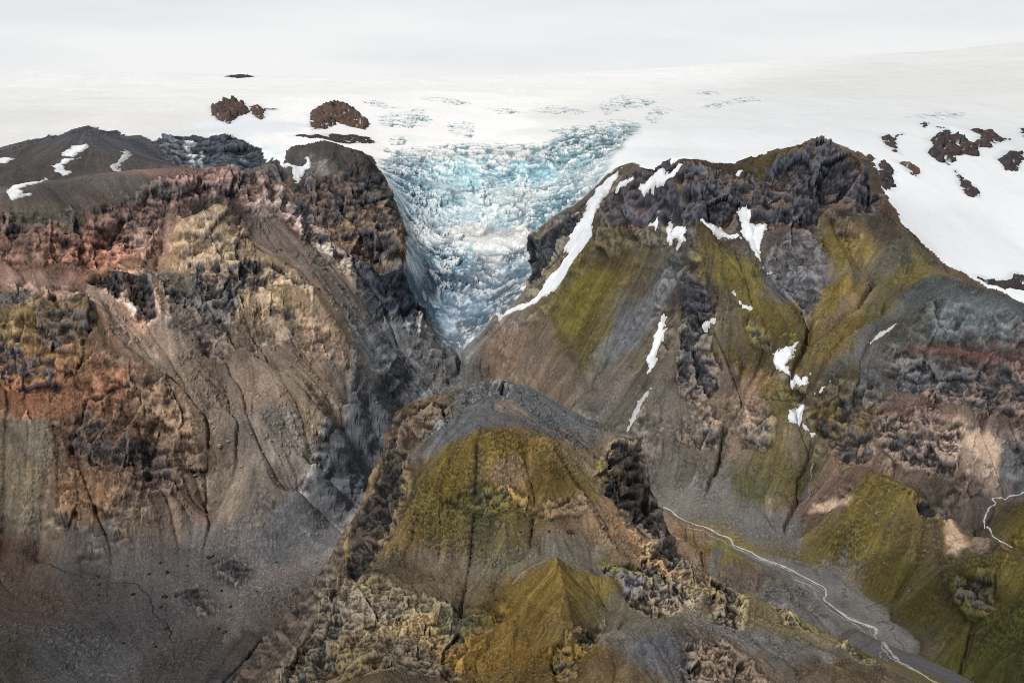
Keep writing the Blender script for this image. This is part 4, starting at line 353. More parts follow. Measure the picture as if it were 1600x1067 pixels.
D['paint']=[((88,87,90),0.85,6,[(444.7,1762),(509,1841.6),(553.1,1851.8),(567.3,1792.8),(546.2,1734.3),(502,1638.5),(490.4,1709.4),(465.9,1750.1)]),
 ((98,100,104),0.8,8,[(176,1848.7),(241.2,1849.9),(285.1,1832.9),(302.5,1781.5),(267.4,1742.8),(223.8,1700),(184.4,1743.5),(156,1817.9)]),
 ((92,94,97),0.75,6,[(-56,761.6),(-17.3,871.3),(22,827.7),(74.5,739.7),(47.7,707.9),(29,719.1),(0,717.6),(-28.7,713.8),(-51.6,696.4),(-69.3,683.3),(-75.4,699)]),
 ((74,78,82),0.7,8,[(682.8,1643.1),(731.1,1658.1),(726.9,1529.4),(643.3,1539.4),(618.7,1575.2),(521.7,1489.1),(478.1,1470),(495.7,1499.8),(596,1569.6)]),
 ((142,121,97),0.7,7,[(-468.7,1731.3),(-405.3,1739.9),(-328.4,1799),(-275.8,1745.6),(-242.6,1740.4),(-281.3,1638.8),(-327.2,1668.3),(-396.8,1697.5),(-453.2,1709.2)]),
 ((158,135,116),0.8,5,[(-644.6,1503.1),(-618.5,1497),(-564.7,1472.4),(-512.4,1424.2),(-491.8,1399.8),(-517.6,1386),(-573.5,1409.1),(-607.8,1421.3)]),
 ((142,113,97),0.7,6,[(-811.7,1509.3),(-734.5,1531.1),(-638.8,1487.5),(-635.6,1412),(-747.4,1492.7),(-783.4,1450.6)]),
 ((113,99,91),0.7,8,[(-508.9,1914),(-472.3,1995.4),(-406.2,1970.9),(-305,1948.9),(-259.5,1882),(-284.1,1803.3),(-355.5,1710.7),(-455.1,1856.8)]),
 ((120,98,86),0.6,6,[(620.5,1814.1),(622,1672.5),(522.5,1593.5),(501.1,1590.4),(600.4,1695.6)]),
 ((146,118,96),0.75,6,[(361.4,1555.4),(391.4,1553.8),(390,1453.6),(347.8,1435.4),(317,1422.8),(349.3,1493.2)]),
 ((152,101,66),0.75,5,[(-677,1283.5),(-613.8,1317.6),(-565.2,1355.4),(-525.8,1376.6),(-546.3,1348.8),(-592.1,1304.1),(-634.8,1282)]),
 ((94,62,58),0.8,3,[(601.7,1487),(670.6,1455.2),(759.3,1370.9),(756.7,1364.1),(664.7,1439.9),(598.6,1477.4)]),
 ((130,104,76),0.75,6,[(46.3,647.9),(61.1,639.6),(78.2,614.9),(84.7,583.1),(67.6,575.6),(45.9,609.1),(38.5,625.8)]),
 ((126,100,78),0.7,5,[(221.3,1240.3),(238.6,1194.7),(274.3,1130.5),(250.4,1128.6),(218,1170.7)]),
 ((90,93,97),0.8,9,[(-258.5,1971.6),(-187.7,2045.5),(-109.5,2075.9),(-94,1967),(-74.1,794.4),(-218.1,1717.6),(-250.2,1629.5),(-248.1,1740.6)]),
 ((44,53,66),0.8,8,[(-249.9,1626.7),(-217.8,1714.6),(-96.9,726.5),(-227.8,1393.5),(-252.8,1322),(-271.6,1333.2),(-271.3,1413.8)]),
 ((33,43,57),0.9,6,[(-311.7,2048.1),(-248.2,2130.5),(-219.8,2136.1),(-186,2156.6),(-187.2,2133.1),(-211.9,2019.7),(-252.6,2015),(-283.6,2028.5)]),
 ((90,91,95),0.7,8,[(658.2,1296.9),(737,1303.3),(686.4,1203.7),(663.4,1252.8)]),
 ((138,118,94),0.75,4,[(-575.7,1742.3),(-586.2,1877.6),(-552.1,1931.6),(-478.2,1737.2),(-457.5,1719.5),(-498,1691.4),(-546.3,1686),(-569.1,1690.2)]),
 ((98,76,68),0.6,4,[(-593.9,1855.3),(-555.7,1954.5),(-473.5,1744.9),(-456.4,1724),(-477.1,1721.6),(-505.3,1755.3)]),
 ((86,66,56),0.55,10,[(-583.3,1274.4),(-559.8,1306.8),(-494.9,1312.9),(-445.7,1285.5),(-493.2,1250.7),(-550.2,1248.6)]),
 ((50,52,60),0.75,12,[(-385.4,1171.2),(-364.6,1185.9),(-336.4,1182.5),(-321.2,1170.1),(-337.3,1142.8),(-360.9,1141.2)]),
 ((50,52,60),0.75,12,[(-405.8,1122.4),(-388.2,1134.4),(-368.9,1113.1),(-345.8,1073.8),(-365.7,1076.7),(-393.5,1108.2)]),
 ((60,60,66),0.6,5,[(-314.4,1194.4),(-298.5,1210.1),(-287.6,1191),(-307.1,1186.1)]),
 ((54,56,64),0.6,10,[(-492.6,1089.4),(-460.3,1078.5),(-445.8,1016.1),(-467.6,1023.1)]),
 ((58,60,66),0.6,14,[(-519.9,964.6),(-480.7,977.1),(-455.9,935.2),(-482.1,907.4)]),
 ((92,90,90),0.5,10,[(-518.7,1178.4),(-479.2,1174.6),(-462.9,1142.7),(-502.8,1149)]),
 ((108,103,100),0.5,12,[(-436.2,1243.6),(-351.2,1248.6),(-334.9,1212.4),(-379.4,1189.4),(-427.1,1210.7)]),
 ((98,97,99),0.5,12,[(-336.4,1260.3),(-283.2,1265),(-277,1228.3),(-312.7,1199.2)]),
 ((36,36,42),0.7,3,[(-310.5,942),(-274.5,918.9),(-243.2,880.2),(-271.7,917.4),(-290.1,910.1),(-310.7,913.1)]),
 ((36,36,40),0.7,3,[(-605.3,1182.5),(-588.4,1171.7),(-617.8,1174.4),(-632.4,1177.8)]),
 ((178,186,192),0.8,2,[(-848.4,2620.5),(-836.1,2619.5),(-765.4,2459),(-771,2451),(-808.3,2512.4)]),
 ((160,170,180),0.7,2,[(-774.3,2510.5),(-762.9,2507.7),(-604.8,2047.7),(-607.2,2026.8)]),
 ((104,116,128),0.6,5,[(-861.2,2510.7),(-861.7,2578.4),(-827.7,2520.3),(-790.1,2463.5),(-822.7,2452.8)]),
 ((110,122,134),0.6,3,[(-694.3,2563.4),(-680.4,2573.4),(-662.3,2488.7),(-677.1,2495.4)]),
 ((112,105,101),0.8,4,[(-449.9,2285.8),(-417.9,2300),(-399.4,2241.9),(-460.8,2211.6)]),
 ((84,90,98),0.8,7,[(-263.2,1665),(-217.6,1657.1),(-52.1,988.2),(-81.9,1712.7),(-74.1,794.4),(-209.3,1665.8),(-96.4,730.8),(-227.1,1388.7),(-231.9,1248.7),(-302.7,1183.6),(-348.1,1204.2),(-308.8,1255.2),(-281.8,1329.5),(-283.8,1403.8),(-274.6,1521.2),(-264.9,1629.1)]),
 ((46,56,70),0.7,8,[(-249.7,1624.8),(-214.1,1641.3),(-216.6,1608.9),(-229.2,1403.9),(-249.6,1330.4),(-262.4,1342.2),(-258.6,1422.8)]),
 ((60,66,76),0.6,7,[(-234.8,1768.9),(-188.3,1893.8),(-191.7,1797.8),(-219.6,1645.3)]),
 ((126,103,76),0.8,4,[(-11.8,675.5),(0,682.2),(14.5,671.2),(2.2,645.1),(-6.6,645.1),(-16.5,659.8)]),
 ((74,72,45),0.65,6,[(-28.8,690.6),(-19.9,688.9),(-14.9,641.6),(-11.4,593.2),(-23.5,587.4),(-28.8,641.9)]),
 ((128,110,92),0.7,3,[(-15.6,782.4),(-5.3,792.8),(15.6,781.5),(19.1,751.7),(0,749.4),(-12.8,765.2)]),
 ((76,64,49),0.75,7,[(-97.5,775.5),(-56.6,771.6),(-40.2,772.2),(-54,732.6),(-68.1,696.9),(-51.4,679),(-66.4,651.4),(-76.3,611.3),(-89.1,586.2),(-98.4,563.2),(-102.3,637.7),(-98.2,697)]),
 ((128,104,76),0.6,7,[(57.2,645.2),(70.7,647.5),(84,609.6),(88.4,580.5),(69.3,572.1),(47.1,595.8),(33.5,610.9)])]
D['mor']=[(-261.8,1651.6),(-247.7,1752.8),(-184.9,1760.6),(-127.8,1765.7),(-90.9,1767.9),(-76.3,1768.6),(-73.6,789),(-216.1,1718.8),(-96.4,730.8),(-225.2,1389),(-246.7,1327.9),(-260.7,1266.8),(-309.5,1215.4),(-316.6,1252.5),(-282.8,1336.5),(-274.2,1415.7),(-265.8,1531.7)]
D['tus']=[[(-73.9,682.1),(-47.5,706.7),(0,706.3),(46.7,691.2),(66.4,649.5),(41.2,599.4),(23.8,574.8),(-23.8,573.2),(-61,591.5),(-84.2,649.3)],[(421.5,1259.8),(487.9,1247),(538.6,1158.1),(545.5,1101),(483.9,1077),(439.9,1051.4),(412.5,1077.2),(382,1250.4)],[(424.4,965.6),(433.1,1052.8),(467.8,1052.9),(484.5,1043.9),(504.5,1043.1),(536.3,1029.4),(561.2,1016.8),(643.6,979.4),(561.1,786.5),(305.4,517.4),(325,635.3)],[(338.5,1606.8),(414,1523.5),(422.2,1435.6),(423.2,1344.5),(356.2,1306),(317.7,1426.1),(307.6,1540.3)],[(470.1,1475.4),(597.4,1455.5),(588.2,1353.8),(513.3,1311),(443.9,1373.7)]]
D['knoll']=[(424.4,965.6),(433.1,1052.8),(467.8,1052.9),(484.5,1043.9),(504.5,1043.1),(536.3,1029.4),(561.2,1016.8),(643.6,979.4),(561.1,786.5),(305.4,517.4),(325,635.3)]
D['brook']=[(692.5,1243.4),(675,1241.1),(662.3,1237.9),(629.1,1239.1),(634.7,1229.1),(619.6,1216.6),(605.5,1201.2),(600.9,1189.9),(599,1162.2),(600.1,1139.1),(603.7,1124.7)]
D['rill']=[(441.4,1383.2),(435.5,1364.4),(425.3,1347.2),(412.9,1304.6),(397.1,1297.3),(389.2,1298.1),(375,1266.5)]
D['vstream']=[(-632.4,1177.8),(-615.7,1175.5),(-598.6,1172.4),(-557.7,1153.1),(-535.9,1151.4),(-510.5,1147.9),(-482.1,1143.9),(-461.3,1138.1),(-448.8,1121.4),(-440.1,1115.3),(-424.4,1081),(-413,1073.5),(-398.8,1053.9),(-385.3,1028.5),(-374.1,1016.7),(-364.2,1016.4),(-352.5,1010.1)]
D['col']=[(-803.8,1704.7,-105.9,69,65,63,0),(-875.3,2124.8,-78.7,67,63,61,0),(-841.4,2418.5,-67,65,67,73,0),(-779.8,1647.2,-133.7,80,73,64,0),(-692.1,1810.3,-112.1,81,76,71,0),(-996.2,1959.4,-97.1,62,58,56,0),(-770,1594,-180,80,58,49,0),(-800.9,1569.7,-197.5,109,77,62,0),(-688.3,1639.7,-206.3,155,100,74,0),(-665.4,1793.4,-145.3,104,78,68,0),(-621.8,1958.9,-87.1,127,97,86,0),(-516.4,2030.8,-102.7,102,79,72,0),(-626.1,1768.6,-194,145,111,94,0),(-691.2,1520.6,-231.3,105,76,60,0),(-652.1,1623.1,-230.9,145,106,78,0),(-751.7,1503.4,-228.9,122,88,73,0),(-733,1433.1,-241.4,89,81,76,0),(-532.1,1723.6,-184,152,122,81,0),(-559.9,1913.9,-140.4,65,53,49,0),(-434.7,1931.1,-205.7,117,98,87,0),(-353.7,1951,-271.6,178,157,136,0),(-445.9,1725.7,-219.7,122,101,73,0),(-472.3,1995.4,-161.2,163,135,125,0),(-355.5,1710.7,-260.5,142,113,78,0),(-551.8,1605,-236,101,90,77,0),(-493,1608.9,-276,86,83,81,0),(-527.1,1456,-318.3,135,111,91,0),(-585,1478,-278.7,213,161,128,0),(-493.5,1503.4,-308.5,109,96,87,0),(-448.5,1510.9,-345.2,94,79,65,0),(-356,1540.9,-357.8,121,100,85,0),(-323.7,1643.5,-337,144,115,87,0),(-405,1654.1,-294.9,148,121,85,0),(-383.9,1625.6,-328,84,73,58,0),(-323.5,1525.1,-384.9,142,121,98,0),(-437.2,1397.6,-381.2,115,98,81,0),(-365.3,1360.5,-427.1,103,92,82,0),(-320.9,1361.9,-447.4,130,120,107,0),(-296.9,1434.8,-410.8,119,100,80,0),(-281.3,1638.8,-378.6,123,102,84,0),(-640,1396.5,-267.7,78,62,41,0),(-697.8,1385.3,-260.9,112,91,54,0),(-652.6,1352.3,-322.2,105,76,40,0),(-652.7,1307.1,-358.2,120,76,43,0),(-578.8,1342.4,-342.9,103,68,46,0),(-551.4,1367.4,-326.5,104,79,60,0),(-643.5,1259.5,-404.5,104,95,78,0),(-642,1231.5,-439.3,111,98,74,0),(-610.1,1207.5,-482.4,105,95,77,0),(-538.5,1292.2,-415.6,78,54,38,0),(-482.4,1295.6,-462.1,90,73,59,0),(-446.4,1322.6,-453.7,90,72,55,0),(-470.8,1354.4,-397.5,122,97,73,0),(-398.2,1303.5,-484,120,106,89,0),(-566.8,1224.2,-472.2,109,80,53,0),(-499.4,1215.6,-503.2,90,75,59,0),(-426.8,1248.5,-508.9,107,87,72,0),(-331.1,1283.4,-476.5,89,80,72,0),(-515.5,1143.3,-550.5,62,57,55,0),(-446.1,1174.4,-538.8,73,67,65,0),(-450.3,1074.1,-557.4,63,60,63,0),(-565.3,1096.5,-552.5,74,54,41,0),(-628.6,1166.9,-535.1,75,54,42,0),(-471.1,953.1,-545.8,68,69,73,0),(-522.9,925.7,-530.2,60,56,40,0.3),(-311.2,982.3,-547.5,60,53,48,0),(-277.4,1073.1,-557,88,75,66,0),(-315.9,1207.1,-536.4,100,89,87,0),(-276.5,1261.9,-523.2,126,118,117,0),(-388,1198.7,-532.3,74,69,69,0),(-332.5,939.2,-552.4,56,54,54,0),(-517.7,1194.9,-522,78,72,68,0),(-243.3,860.4,-499.5,62,52,43,0),(-227.8,1613.9,-519.6,96,108,125,0),(-249,1414.5,-504.4,91,99,116,0),(-186.3,1871.2,-485.3,92,96,102,0),(-206.5,1955,-453.9,123,125,129,0),(-254.2,1838.5,-401.7,127,130,133,0),(-145.9,2007.1,-479.4,103,96,88,0),(-261.2,1644,-402.3,150,140,129,0),(-263.2,2018.3,-345.4,50,54,63,0),(-141.7,1940.7,-503.6,114,102,85,0),(-268,1308.1,-523.2,144,140,142,0),(-128.1,2043,-474.5,108,113,117,0),(-98.7,1987.1,-494.7,80,78,75,0),(-168.1,1953.1,-480.1,109,117,125,0),(-233.9,1976.9,-418.3,130,137,142,0),(-228.3,1835.5,-444.6,125,130,136,0),(-193.3,1814.3,-497.9,136,136,136,0),(-243.2,1645.8,-448.7,125,125,127,0),(-229.7,1636.3,-478.6,51,61,78,0),(-233,1857.4,-431.1,124,128,131,0),(-184.8,2003.9,-444.4,147,147,147,0),(-389.7,2178.6,-162.9,77,62,50,0),(-331.9,2152.8,-214.5,98,76,51,0),(-412.3,2329.5,-57,50,46,44,0),(-462.7,2280.5,-86.7,69,65,63,0),(-724.6,2547.2,-62.1,47,54,60,0),(-392.5,1899.1,-239.4,130,111,96,0),(259,2027.1,-150.3,70,52,45,0),(282.8,2021.5,-106.4,50,41,39,0),(365.6,1912.3,-118.4,69,55,43,0),(490,1922.4,-118.9,76,58,43,0),(490.6,1986.2,-67.3,58,51,39,0.4),(599.8,1974.3,-60.8,54,42,34,0.1),(653.4,1937.5,-108,69,49,37,0),(566.8,1992.6,-48.5,71,57,33,0.5),(205.5,1989.2,-249.8,67,60,40,0.4),(153.7,1966.6,-324.6,95,85,28,0.9),(115.4,1958,-375.7,92,85,31,0.9),(159.7,1871.5,-383.8,83,76,40,0.6),(245.5,1892.7,-275,76,69,51,0.3),(215.8,1828.6,-363.1,75,78,83,0),(273.8,1833.5,-278.6,60,60,60,0),(77.4,1962.1,-415.7,89,76,62,0.1),(-26.7,2019.1,-480.7,108,87,68,0),(62.6,1889.1,-476,94,78,64,0),(168.3,1690.8,-438.7,91,83,75,0),(152.1,1625.6,-477.2,85,79,72,0),(219.1,1659.7,-385.1,80,72,59,0.1),(259.1,1910.7,-240.2,73,69,57,0.3),(323.6,1716,-272.6,54,45,41,0),(301.5,1638.1,-346.4,86,78,68,0),(310.4,1559,-404,87,75,64,0),(356.6,1650.4,-316,83,75,57,0.3),(380.5,1725.8,-251.4,89,81,37,0.9),(407.6,1638.6,-313.8,90,80,34,0.8),(429.5,1572.3,-343.5,67,60,35,0.7),(500.6,1803.7,-221.3,74,67,66,0),(499.5,1747.3,-270.8,87,86,93,0),(600,1786.7,-225.4,109,91,39,0.8),(539.1,1653.6,-284,111,94,41,0.9),(495.2,1550.9,-338.9,93,79,40,0.7),(650,1840,-184.6,61,53,45,0.2),(672.5,1733.3,-229.7,80,77,67,0.3),(613.5,1620.1,-289.2,78,76,58,0.6),(670.5,1611.3,-255.8,64,65,66,0.1),(681,1486,-285.1,77,84,87,0),(669,1450.9,-321.8,59,50,46,0),(536.7,1474.2,-362.1,71,70,70,0.2),(467.7,1466,-389.3,67,60,43,0.5),(686,1706.4,-248.4,95,86,51,0.6),(626.8,1519.7,-290.9,60,60,51,0.3),(596.3,1377.2,-380.5,99,78,68,0.1),(668,1352.4,-387.4,83,68,60,0),(671.1,1274.5,-436.5,57,58,63,0),(635.3,1293.7,-420.4,134,111,93,0),(537.8,1333.5,-428.3,98,80,67,0.1),(492.4,1388,-417.5,80,66,41,0.4),(617.6,1433.5,-361.2,74,71,71,0),(722.9,1361.4,-353.2,89,69,59,0),(374.5,1522.6,-405.4,105,79,55,0.1),(327.2,1508.1,-432.1,112,94,75,0.1),(381.3,1418.2,-455.9,98,87,65,0.3),(294,1456,-478.9,95,84,71,0.1),(262.7,1513.5,-434.3,96,88,77,0),(251.6,1433.3,-491,85,79,71,0),(349.3,1354,-502.5,82,81,63,0.5),(395.3,1358,-485.1,82,74,49,0.6),(419.8,1484.1,-404.9,88,79,54,0.5),(459.1,1304.1,-465.8,100,78,63,0.2),(425.3,1273.8,-495.8,90,69,57,0.1),(473.1,1209.3,-462.4,98,85,37,0.8),(436.3,1178.1,-497.1,107,93,36,0.8),(493.4,1142.2,-481.9,87,75,50,0.6),(536.1,1132.2,-482.2,102,84,69,0),(454.4,1093.4,-517.7,71,65,30,0.8),(627.1,1159.2,-480.9,74,66,27,0.8),(488.9,1002.4,-504.7,43,41,16,0.9),(490,918.5,-497.5,56,58,20,0.9),(458.3,1010.5,-516.8,61,55,23,0.9),(479,857.5,-497.8,47,51,22,0.9),(594.5,1229.9,-474.4,71,62,55,0.2),(547.2,1087.7,-486.8,67,61,34,0.5),(555.9,1006.1,-461.9,81,73,29,0.8),(401.7,1164.9,-526.1,89,79,30,0.8),(347.8,1269.6,-526.8,96,92,89,0),(391.3,1129.7,-535.4,94,89,86,0),(415.2,986,-534.4,57,55,55,0),(276.9,1357.7,-514.1,100,95,89,0),(325.5,676,-397.8,79,78,81,0),(-39.6,739.4,-222.3,72,73,76,0),(36.4,777.2,-228.5,82,85,88,0),(-10.5,785.2,-217,58,59,61,0),(-56.5,769.4,-220.5,94,75,49,0.2),(-80.9,754.5,-232.2,67,50,38,0.2),(0,745.6,-219.2,96,87,77,0),(63.9,731.4,-235.2,105,91,70,0.2),(-45.1,666.8,-238.2,98,80,28,0.9),(0,684.1,-227.2,110,89,27,0.9),(22.4,661.1,-240.8,90,72,31,0.8),(-21.7,637.4,-250.7,69,66,28,0.7),(-46.2,613.9,-254.6,89,80,32,0.8),(38.5,625.8,-250.6,99,76,50,0.2),(67.9,618.3,-265.3,185,136,83,0.1),(-40.1,580.9,-262.3,97,82,61,0.2),(-4,582.9,-258.9,98,88,67,0.3),(40.2,583.5,-261.4,95,88,75,0.1),(65.2,687.7,-245.5,106,90,65,0.4),(-66.4,651.4,-246.5,99,84,34,0.7),(-66.5,606.4,-256,104,82,42,0.6),(61.3,552.9,-262.1,68,70,89,0),(14,691.8,-227.5,108,88,48,0.7),(-4.5,660.7,-236,133,102,57,0.2),(0,502.7,-260.9,93,68,20,1),(-13.2,467.7,-264.2,110,80,20,1),(18.1,520.7,-254.6,102,79,23,1),(48.4,536.3,-262,99,85,37,0.7),(31.7,448.4,-256.9,100,78,23,0.9),(58.2,521.7,-266.7,93,86,66,0.2),(-59,530.1,-263.1,97,84,59,0.1),(-41.6,494.4,-264.1,132,110,66,0.3),(-70.8,507.6,-259.6,109,97,76,0),(-74.1,436.7,-253.4,81,68,41,0.3),(-50.5,446.7,-255.9,81,71,56,0.1),(-110.3,474.8,-264.4,82,71,54,0.1),(-98.6,691.3,-256.8,88,71,45,0.2),(-97.4,762.6,-245.6,60,44,31,0.2),(-90.7,499.4,-259.2,91,80,63,0),(-84,579.2,-265.8,67,57,39,0.2),(-28.7,499.5,-266.9,70,67,52,0.3),(67.1,453.7,-252.7,83,83,88,0),(138.5,491.6,-274.7,100,96,91,0),(95.1,546.5,-271.3,114,101,81,0.1),(105.4,451.2,-263.7,94,79,63,0.1),(166.1,469.6,-274.4,85,71,46,0.3),(52.1,463.3,-254.6,96,89,77,0.1),(39.2,425.3,-250.2,94,75,41,0.3),(63,569.2,-263.4,98,90,45,0.5),(276.9,1142.9,-537.1,83,73,63,0.2),(318.9,1066.1,-529.2,95,91,87,0.1),(265.2,1204.1,-530.6,105,95,43,0.6),(229.8,1214.9,-530.7,119,91,69,0.1),(102.3,716.5,-271.4,70,62,57,0),(158.3,580.3,-303.5,110,98,61,0.5),(242.2,624.5,-352.9,92,80,38,0.4)]  # ground colours scaled per spot against local shading, so some light is baked in
D['icol']=[(-271.9,2874.9,-35.2,230,232,231,0),(-148.5,2947.2,-25,246,247,247,0),(0,2851.8,-38.4,233,234,232,0),(92.5,2939.4,-14.1,224,226,225,0),(-178.4,2826.7,-44.9,234,234,233,0),(-409.9,2703.2,-59.9,250,250,250,0),(-645.5,2774.4,0.3,220,224,228,0),(-560.6,2695.1,-29.4,250,250,250,0),(-366,2760.2,-54.1,237,237,235,0),(-610,2538.5,-66.8,230,237,244,0),(-320,2381,-91.2,250,250,250,0),(-800.2,2828.2,0.3,217,223,230,0),(-862.2,2740.6,-8.1,212,215,219,0),(-769.9,2917.4,9.3,163,170,179,0.1),(-451.5,2992,0.3,250,250,250,0),(274.3,3364.4,41.6,221,222,222,0),(386.5,2786.4,-33.9,221,225,227,0),(-221.1,3530.1,65.5,239,241,239,0),(-159.2,3164.7,0.4,250,250,250,0),(-320.5,2822.3,-43.1,237,236,234,0),(-1229.1,3935.3,120.6,228,230,229,0),(-1573.6,3594,88.4,220,222,221,0),(-1495.5,2972.9,0.4,213,214,213,0),(-1104.6,2927.8,0.5,219,219,217,0),(559.3,2965,0.4,215,219,222,0),(334.2,2643.8,-65,215,219,222,0),(1051.7,3353.9,41.4,215,219,221,0),(2006.1,4599.7,196.6,212,214,214,0),(1018.9,2269.1,-212.8,222,226,229,0),(954.5,2377.7,-147.5,231,235,238,0),(1113.2,2181.8,-275.1,226,229,233,0),(0,5614.1,239.9,231,232,233,0),(-176,2786.8,-54.6,207,206,204,0.1),(0,2774.9,-64.7,213,211,210,0.1),(-303.2,2659.8,-90,146,161,168,0.5),(-243.5,2550.6,-142.2,135,162,176,0.6),(-135.5,2670.6,-106.7,177,211,219,0.2),(-34.2,2699.8,-100.1,131,166,181,0.2),(-163.6,2567.2,-159.3,180,203,208,0.4),(-65.3,2558.4,-174.9,180,199,203,0.2),(-246.2,2402.2,-209.7,180,202,211,0.6),(-126.5,2467.2,-224,178,202,208,0.1),(0,2521.6,-188.2,191,200,199,0.2),(66,2587.7,-160.7,217,224,223,0.2),(51.2,2688.8,-115.6,149,193,205,0.4),(139.9,2768.2,-59.5,102,127,133,0.6),(230.6,2813.3,-34.1,110,131,135,0.5),(312.1,2917.5,-8.5,143,161,162,0.3),(169.1,2665.6,-106.9,157,179,183,0.3),(114.6,2569.8,-159.6,127,155,164,0.3),(62.8,2450,-214.3,111,143,156,0.5),(197.1,2584,-127.8,174,185,188,0.2),(95.8,2499.7,-186.6,102,125,133,0.5),(-214.9,2388.7,-246.4,204,210,212,0.2),(-93.2,2414.3,-257.2,212,206,202,0.1),(0,2376.6,-268.1,175,171,167,0.1),(-179.4,2314.7,-292,82,102,119,0.7),(-120,2318.6,-307.3,94,122,141,0.6),(-45.4,2341.2,-295,190,190,186,0.3),(-225.2,2176.5,-288.4,180,202,213,0.5),(0,2260.4,-328.8,150,158,167,0.5),(-146.1,2250.5,-342.4,66,82,105,0.8),(-58.7,2259.6,-343.9,127,136,145,0.5),(-222.8,2144.4,-325.3,85,112,135,0.8),(-143.3,2194.7,-391.2,119,140,158,0.4),(-85.3,2175.3,-402.3,124,143,160,0.4),(-14.3,2190.6,-369.4,82,91,99,0.6),(-140.2,2135.5,-437.7,158,176,191,0.3),(-77.1,2137.4,-424.5,74,82,90,0.6),(-107.9,2103.4,-452.9,102,112,124,0.5),(-183.8,2165.4,-386.3,85,107,128,0.8),(30,2324.1,-293,78,93,103,0.7)]
D['bright']=[(435,1592.1),(448,1594.4),(465.3,1588.4),(460.5,1573.2),(449.1,1564.9),(434.8,1573.8)]
D['tan']=[[(-433.4,1674.2),(-420.2,1678.6),(-412.8,1657.2),(-420.2,1641.4),(-430.1,1649.8)],[(-405.6,1630.2),(-390.2,1647.8),(-371.4,1625.6),(-373.9,1577.9),(-394.3,1600.7)],[(618.9,1307.9),(648.1,1313.2),(661.5,1289.7),(655.8,1277.8),(630.6,1280.5),(616.2,1289.3)],[(560.7,1215.2),(571.2,1206.9),(541,1107.9),(526.9,1099.2),(515.3,1102.4)],[(412.1,1287),(433.4,1273.5),(448,1230.7),(439.1,1226.8),(421.5,1259.8),(406.4,1271.9)]]
D['bz']=[('pale boulder lying on the scree below the brown crags',26,1.6,[(-464.4,1364.3),(-306.7,1380.7),(-318.5,1262.7),(-413.3,1289.8),(-454.7,1320.7)]),
 ('dark boulder sitting on the mossy face of the cliffed ridge',20,0.9,[(-65.3,638.8),(34.4,631.1),(40.4,587.2),(-40.1,580.9),(-66,600.3)]),
 ('grey boulder on the mossy spur above the gravel riverbed',20,1.2,[(408.9,1217),(504.7,1174.9),(519,1108.3),(450.7,1043.3),(423.7,1112.2)]),
 ('dark boulder on the upper scree beside the rock pinnacle',12,2.2,[(-463.1,1951.3),(-345.4,1902.6),(-289.2,1840.8),(-347,1656.4),(-423,1719)]),
 ('dark boulder lying on the dusty valley floor',26,1.9,[(-527,1173.9),(-322.6,1239.6),(-282.8,1166.6),(-315.9,998.8),(-459.3,1005.2)])]

import time
T0=time.time()
scene=bpy.context.scene; COLL=scene.collection
F=stage1(D); H=F['H']
print('stage1 %.1f'%(time.time()-T0))
# ---------------------------------------------------------------- mesh grid: rows spaced by slope length so cliffs keep detail
MC,MR=1500,1560
tc=np.linspace(-math.radians(32.5),math.radians(32.5),MC).astype(f4)
tk=np.linspace(tc[0],tc[-1],160); rs_=np.exp(np.linspace(math.log(330),math.log(8600),2600))
ii,jj=rc((rs_[:,None]*np.sin(tk)[None]),(rs_[:,None]*np.cos(tk)[None]))
zp=bil(blur(H,2),ii,jj)
dz=np.diff(zp,axis=0); dr=np.diff(rs_)[:,None]
w=np.sqrt(dr**2+(1.35*dz)**2)/rs_[1:,None]*np.where(rs_[1:]>4200,.55,1.)[:,None]
w=blur(w,5.); cum=np.concatenate([np.zeros((1,len(tk))),np.cumsum(w,0)],0); cum/=cum[-1]
u=np.linspace(0,1,MR)
rk=np.stack([np.interp(u,cum[:,k],rs_) for k in range(len(tk))],1)
J=(tc-tk[0])/(tk[1]-tk[0]); I=np.arange(MR)
II,JJ=np.meshgrid(I.astype(f4),J.astype(f4),indexing='ij')
r=bil(rk,II,JJ).astype(f4); X=(r*np.sin(tc)[None]).astype(f4); Y=(r*np.cos(tc)[None]).astype(f4)
gi,gj=rc(X,Y)
def rast(a): return bil(a,gi,gj).astype(f4)
Z=rast(H)
def normals(X,Y,Z):
    P=np.stack([X,Y,Z],-1); a=np.gradient(P,axis=0); b=np.gradient(P,axis=1)
    n=np.cross(b,a); n/=np.linalg.norm(n,axis=-1,keepdims=True)+1e-9; return n.astype(f4)
Zs=rast(blur(H,4.)); N=normals(X,Y,Zs); slope=np.sqrt(1-np.clip(N[...,2],0,1)**2)
hill=rast(F['hill']); gap=rast(F['gap']); streak=rast(F['streak']); st2=np.clip(rast(F['streak2']),-3,3); acc=np.log1p(rast(blur(F['acc'],.6)))
flat=rast(F['flat']); plat=rast(F['plat'])
print('grid %.1f'%(time.time()-T0))
# warped map position, so that drawn outlines get natural edges
q1=fbm2(X,Y,34,4,70)*r*.0068; q2=fbm2(X,Y,34,4,77)*r*.0068
XW=X+q1; YW=Y+q2
ice_d=sdf(X+q1*.8,Y+q2*.8,D['ice2'],120); fall_d=sdf(X+q1*.7,Y+q2*.7,D['fall2'],80)
grav_d=sdf(XW,YW,D['gravel2'],60); lfl_d=sdf(XW,YW,D['lfloor2'],60)
lfm=sst(-30,25,lfl_d)*(gap<0)
ICE=(ice_d>0)&(gap<0); FALL=ICE&(fall_d>0)
px=r/1555.      # size of a photo pixel at that range, used only as a scale for detail
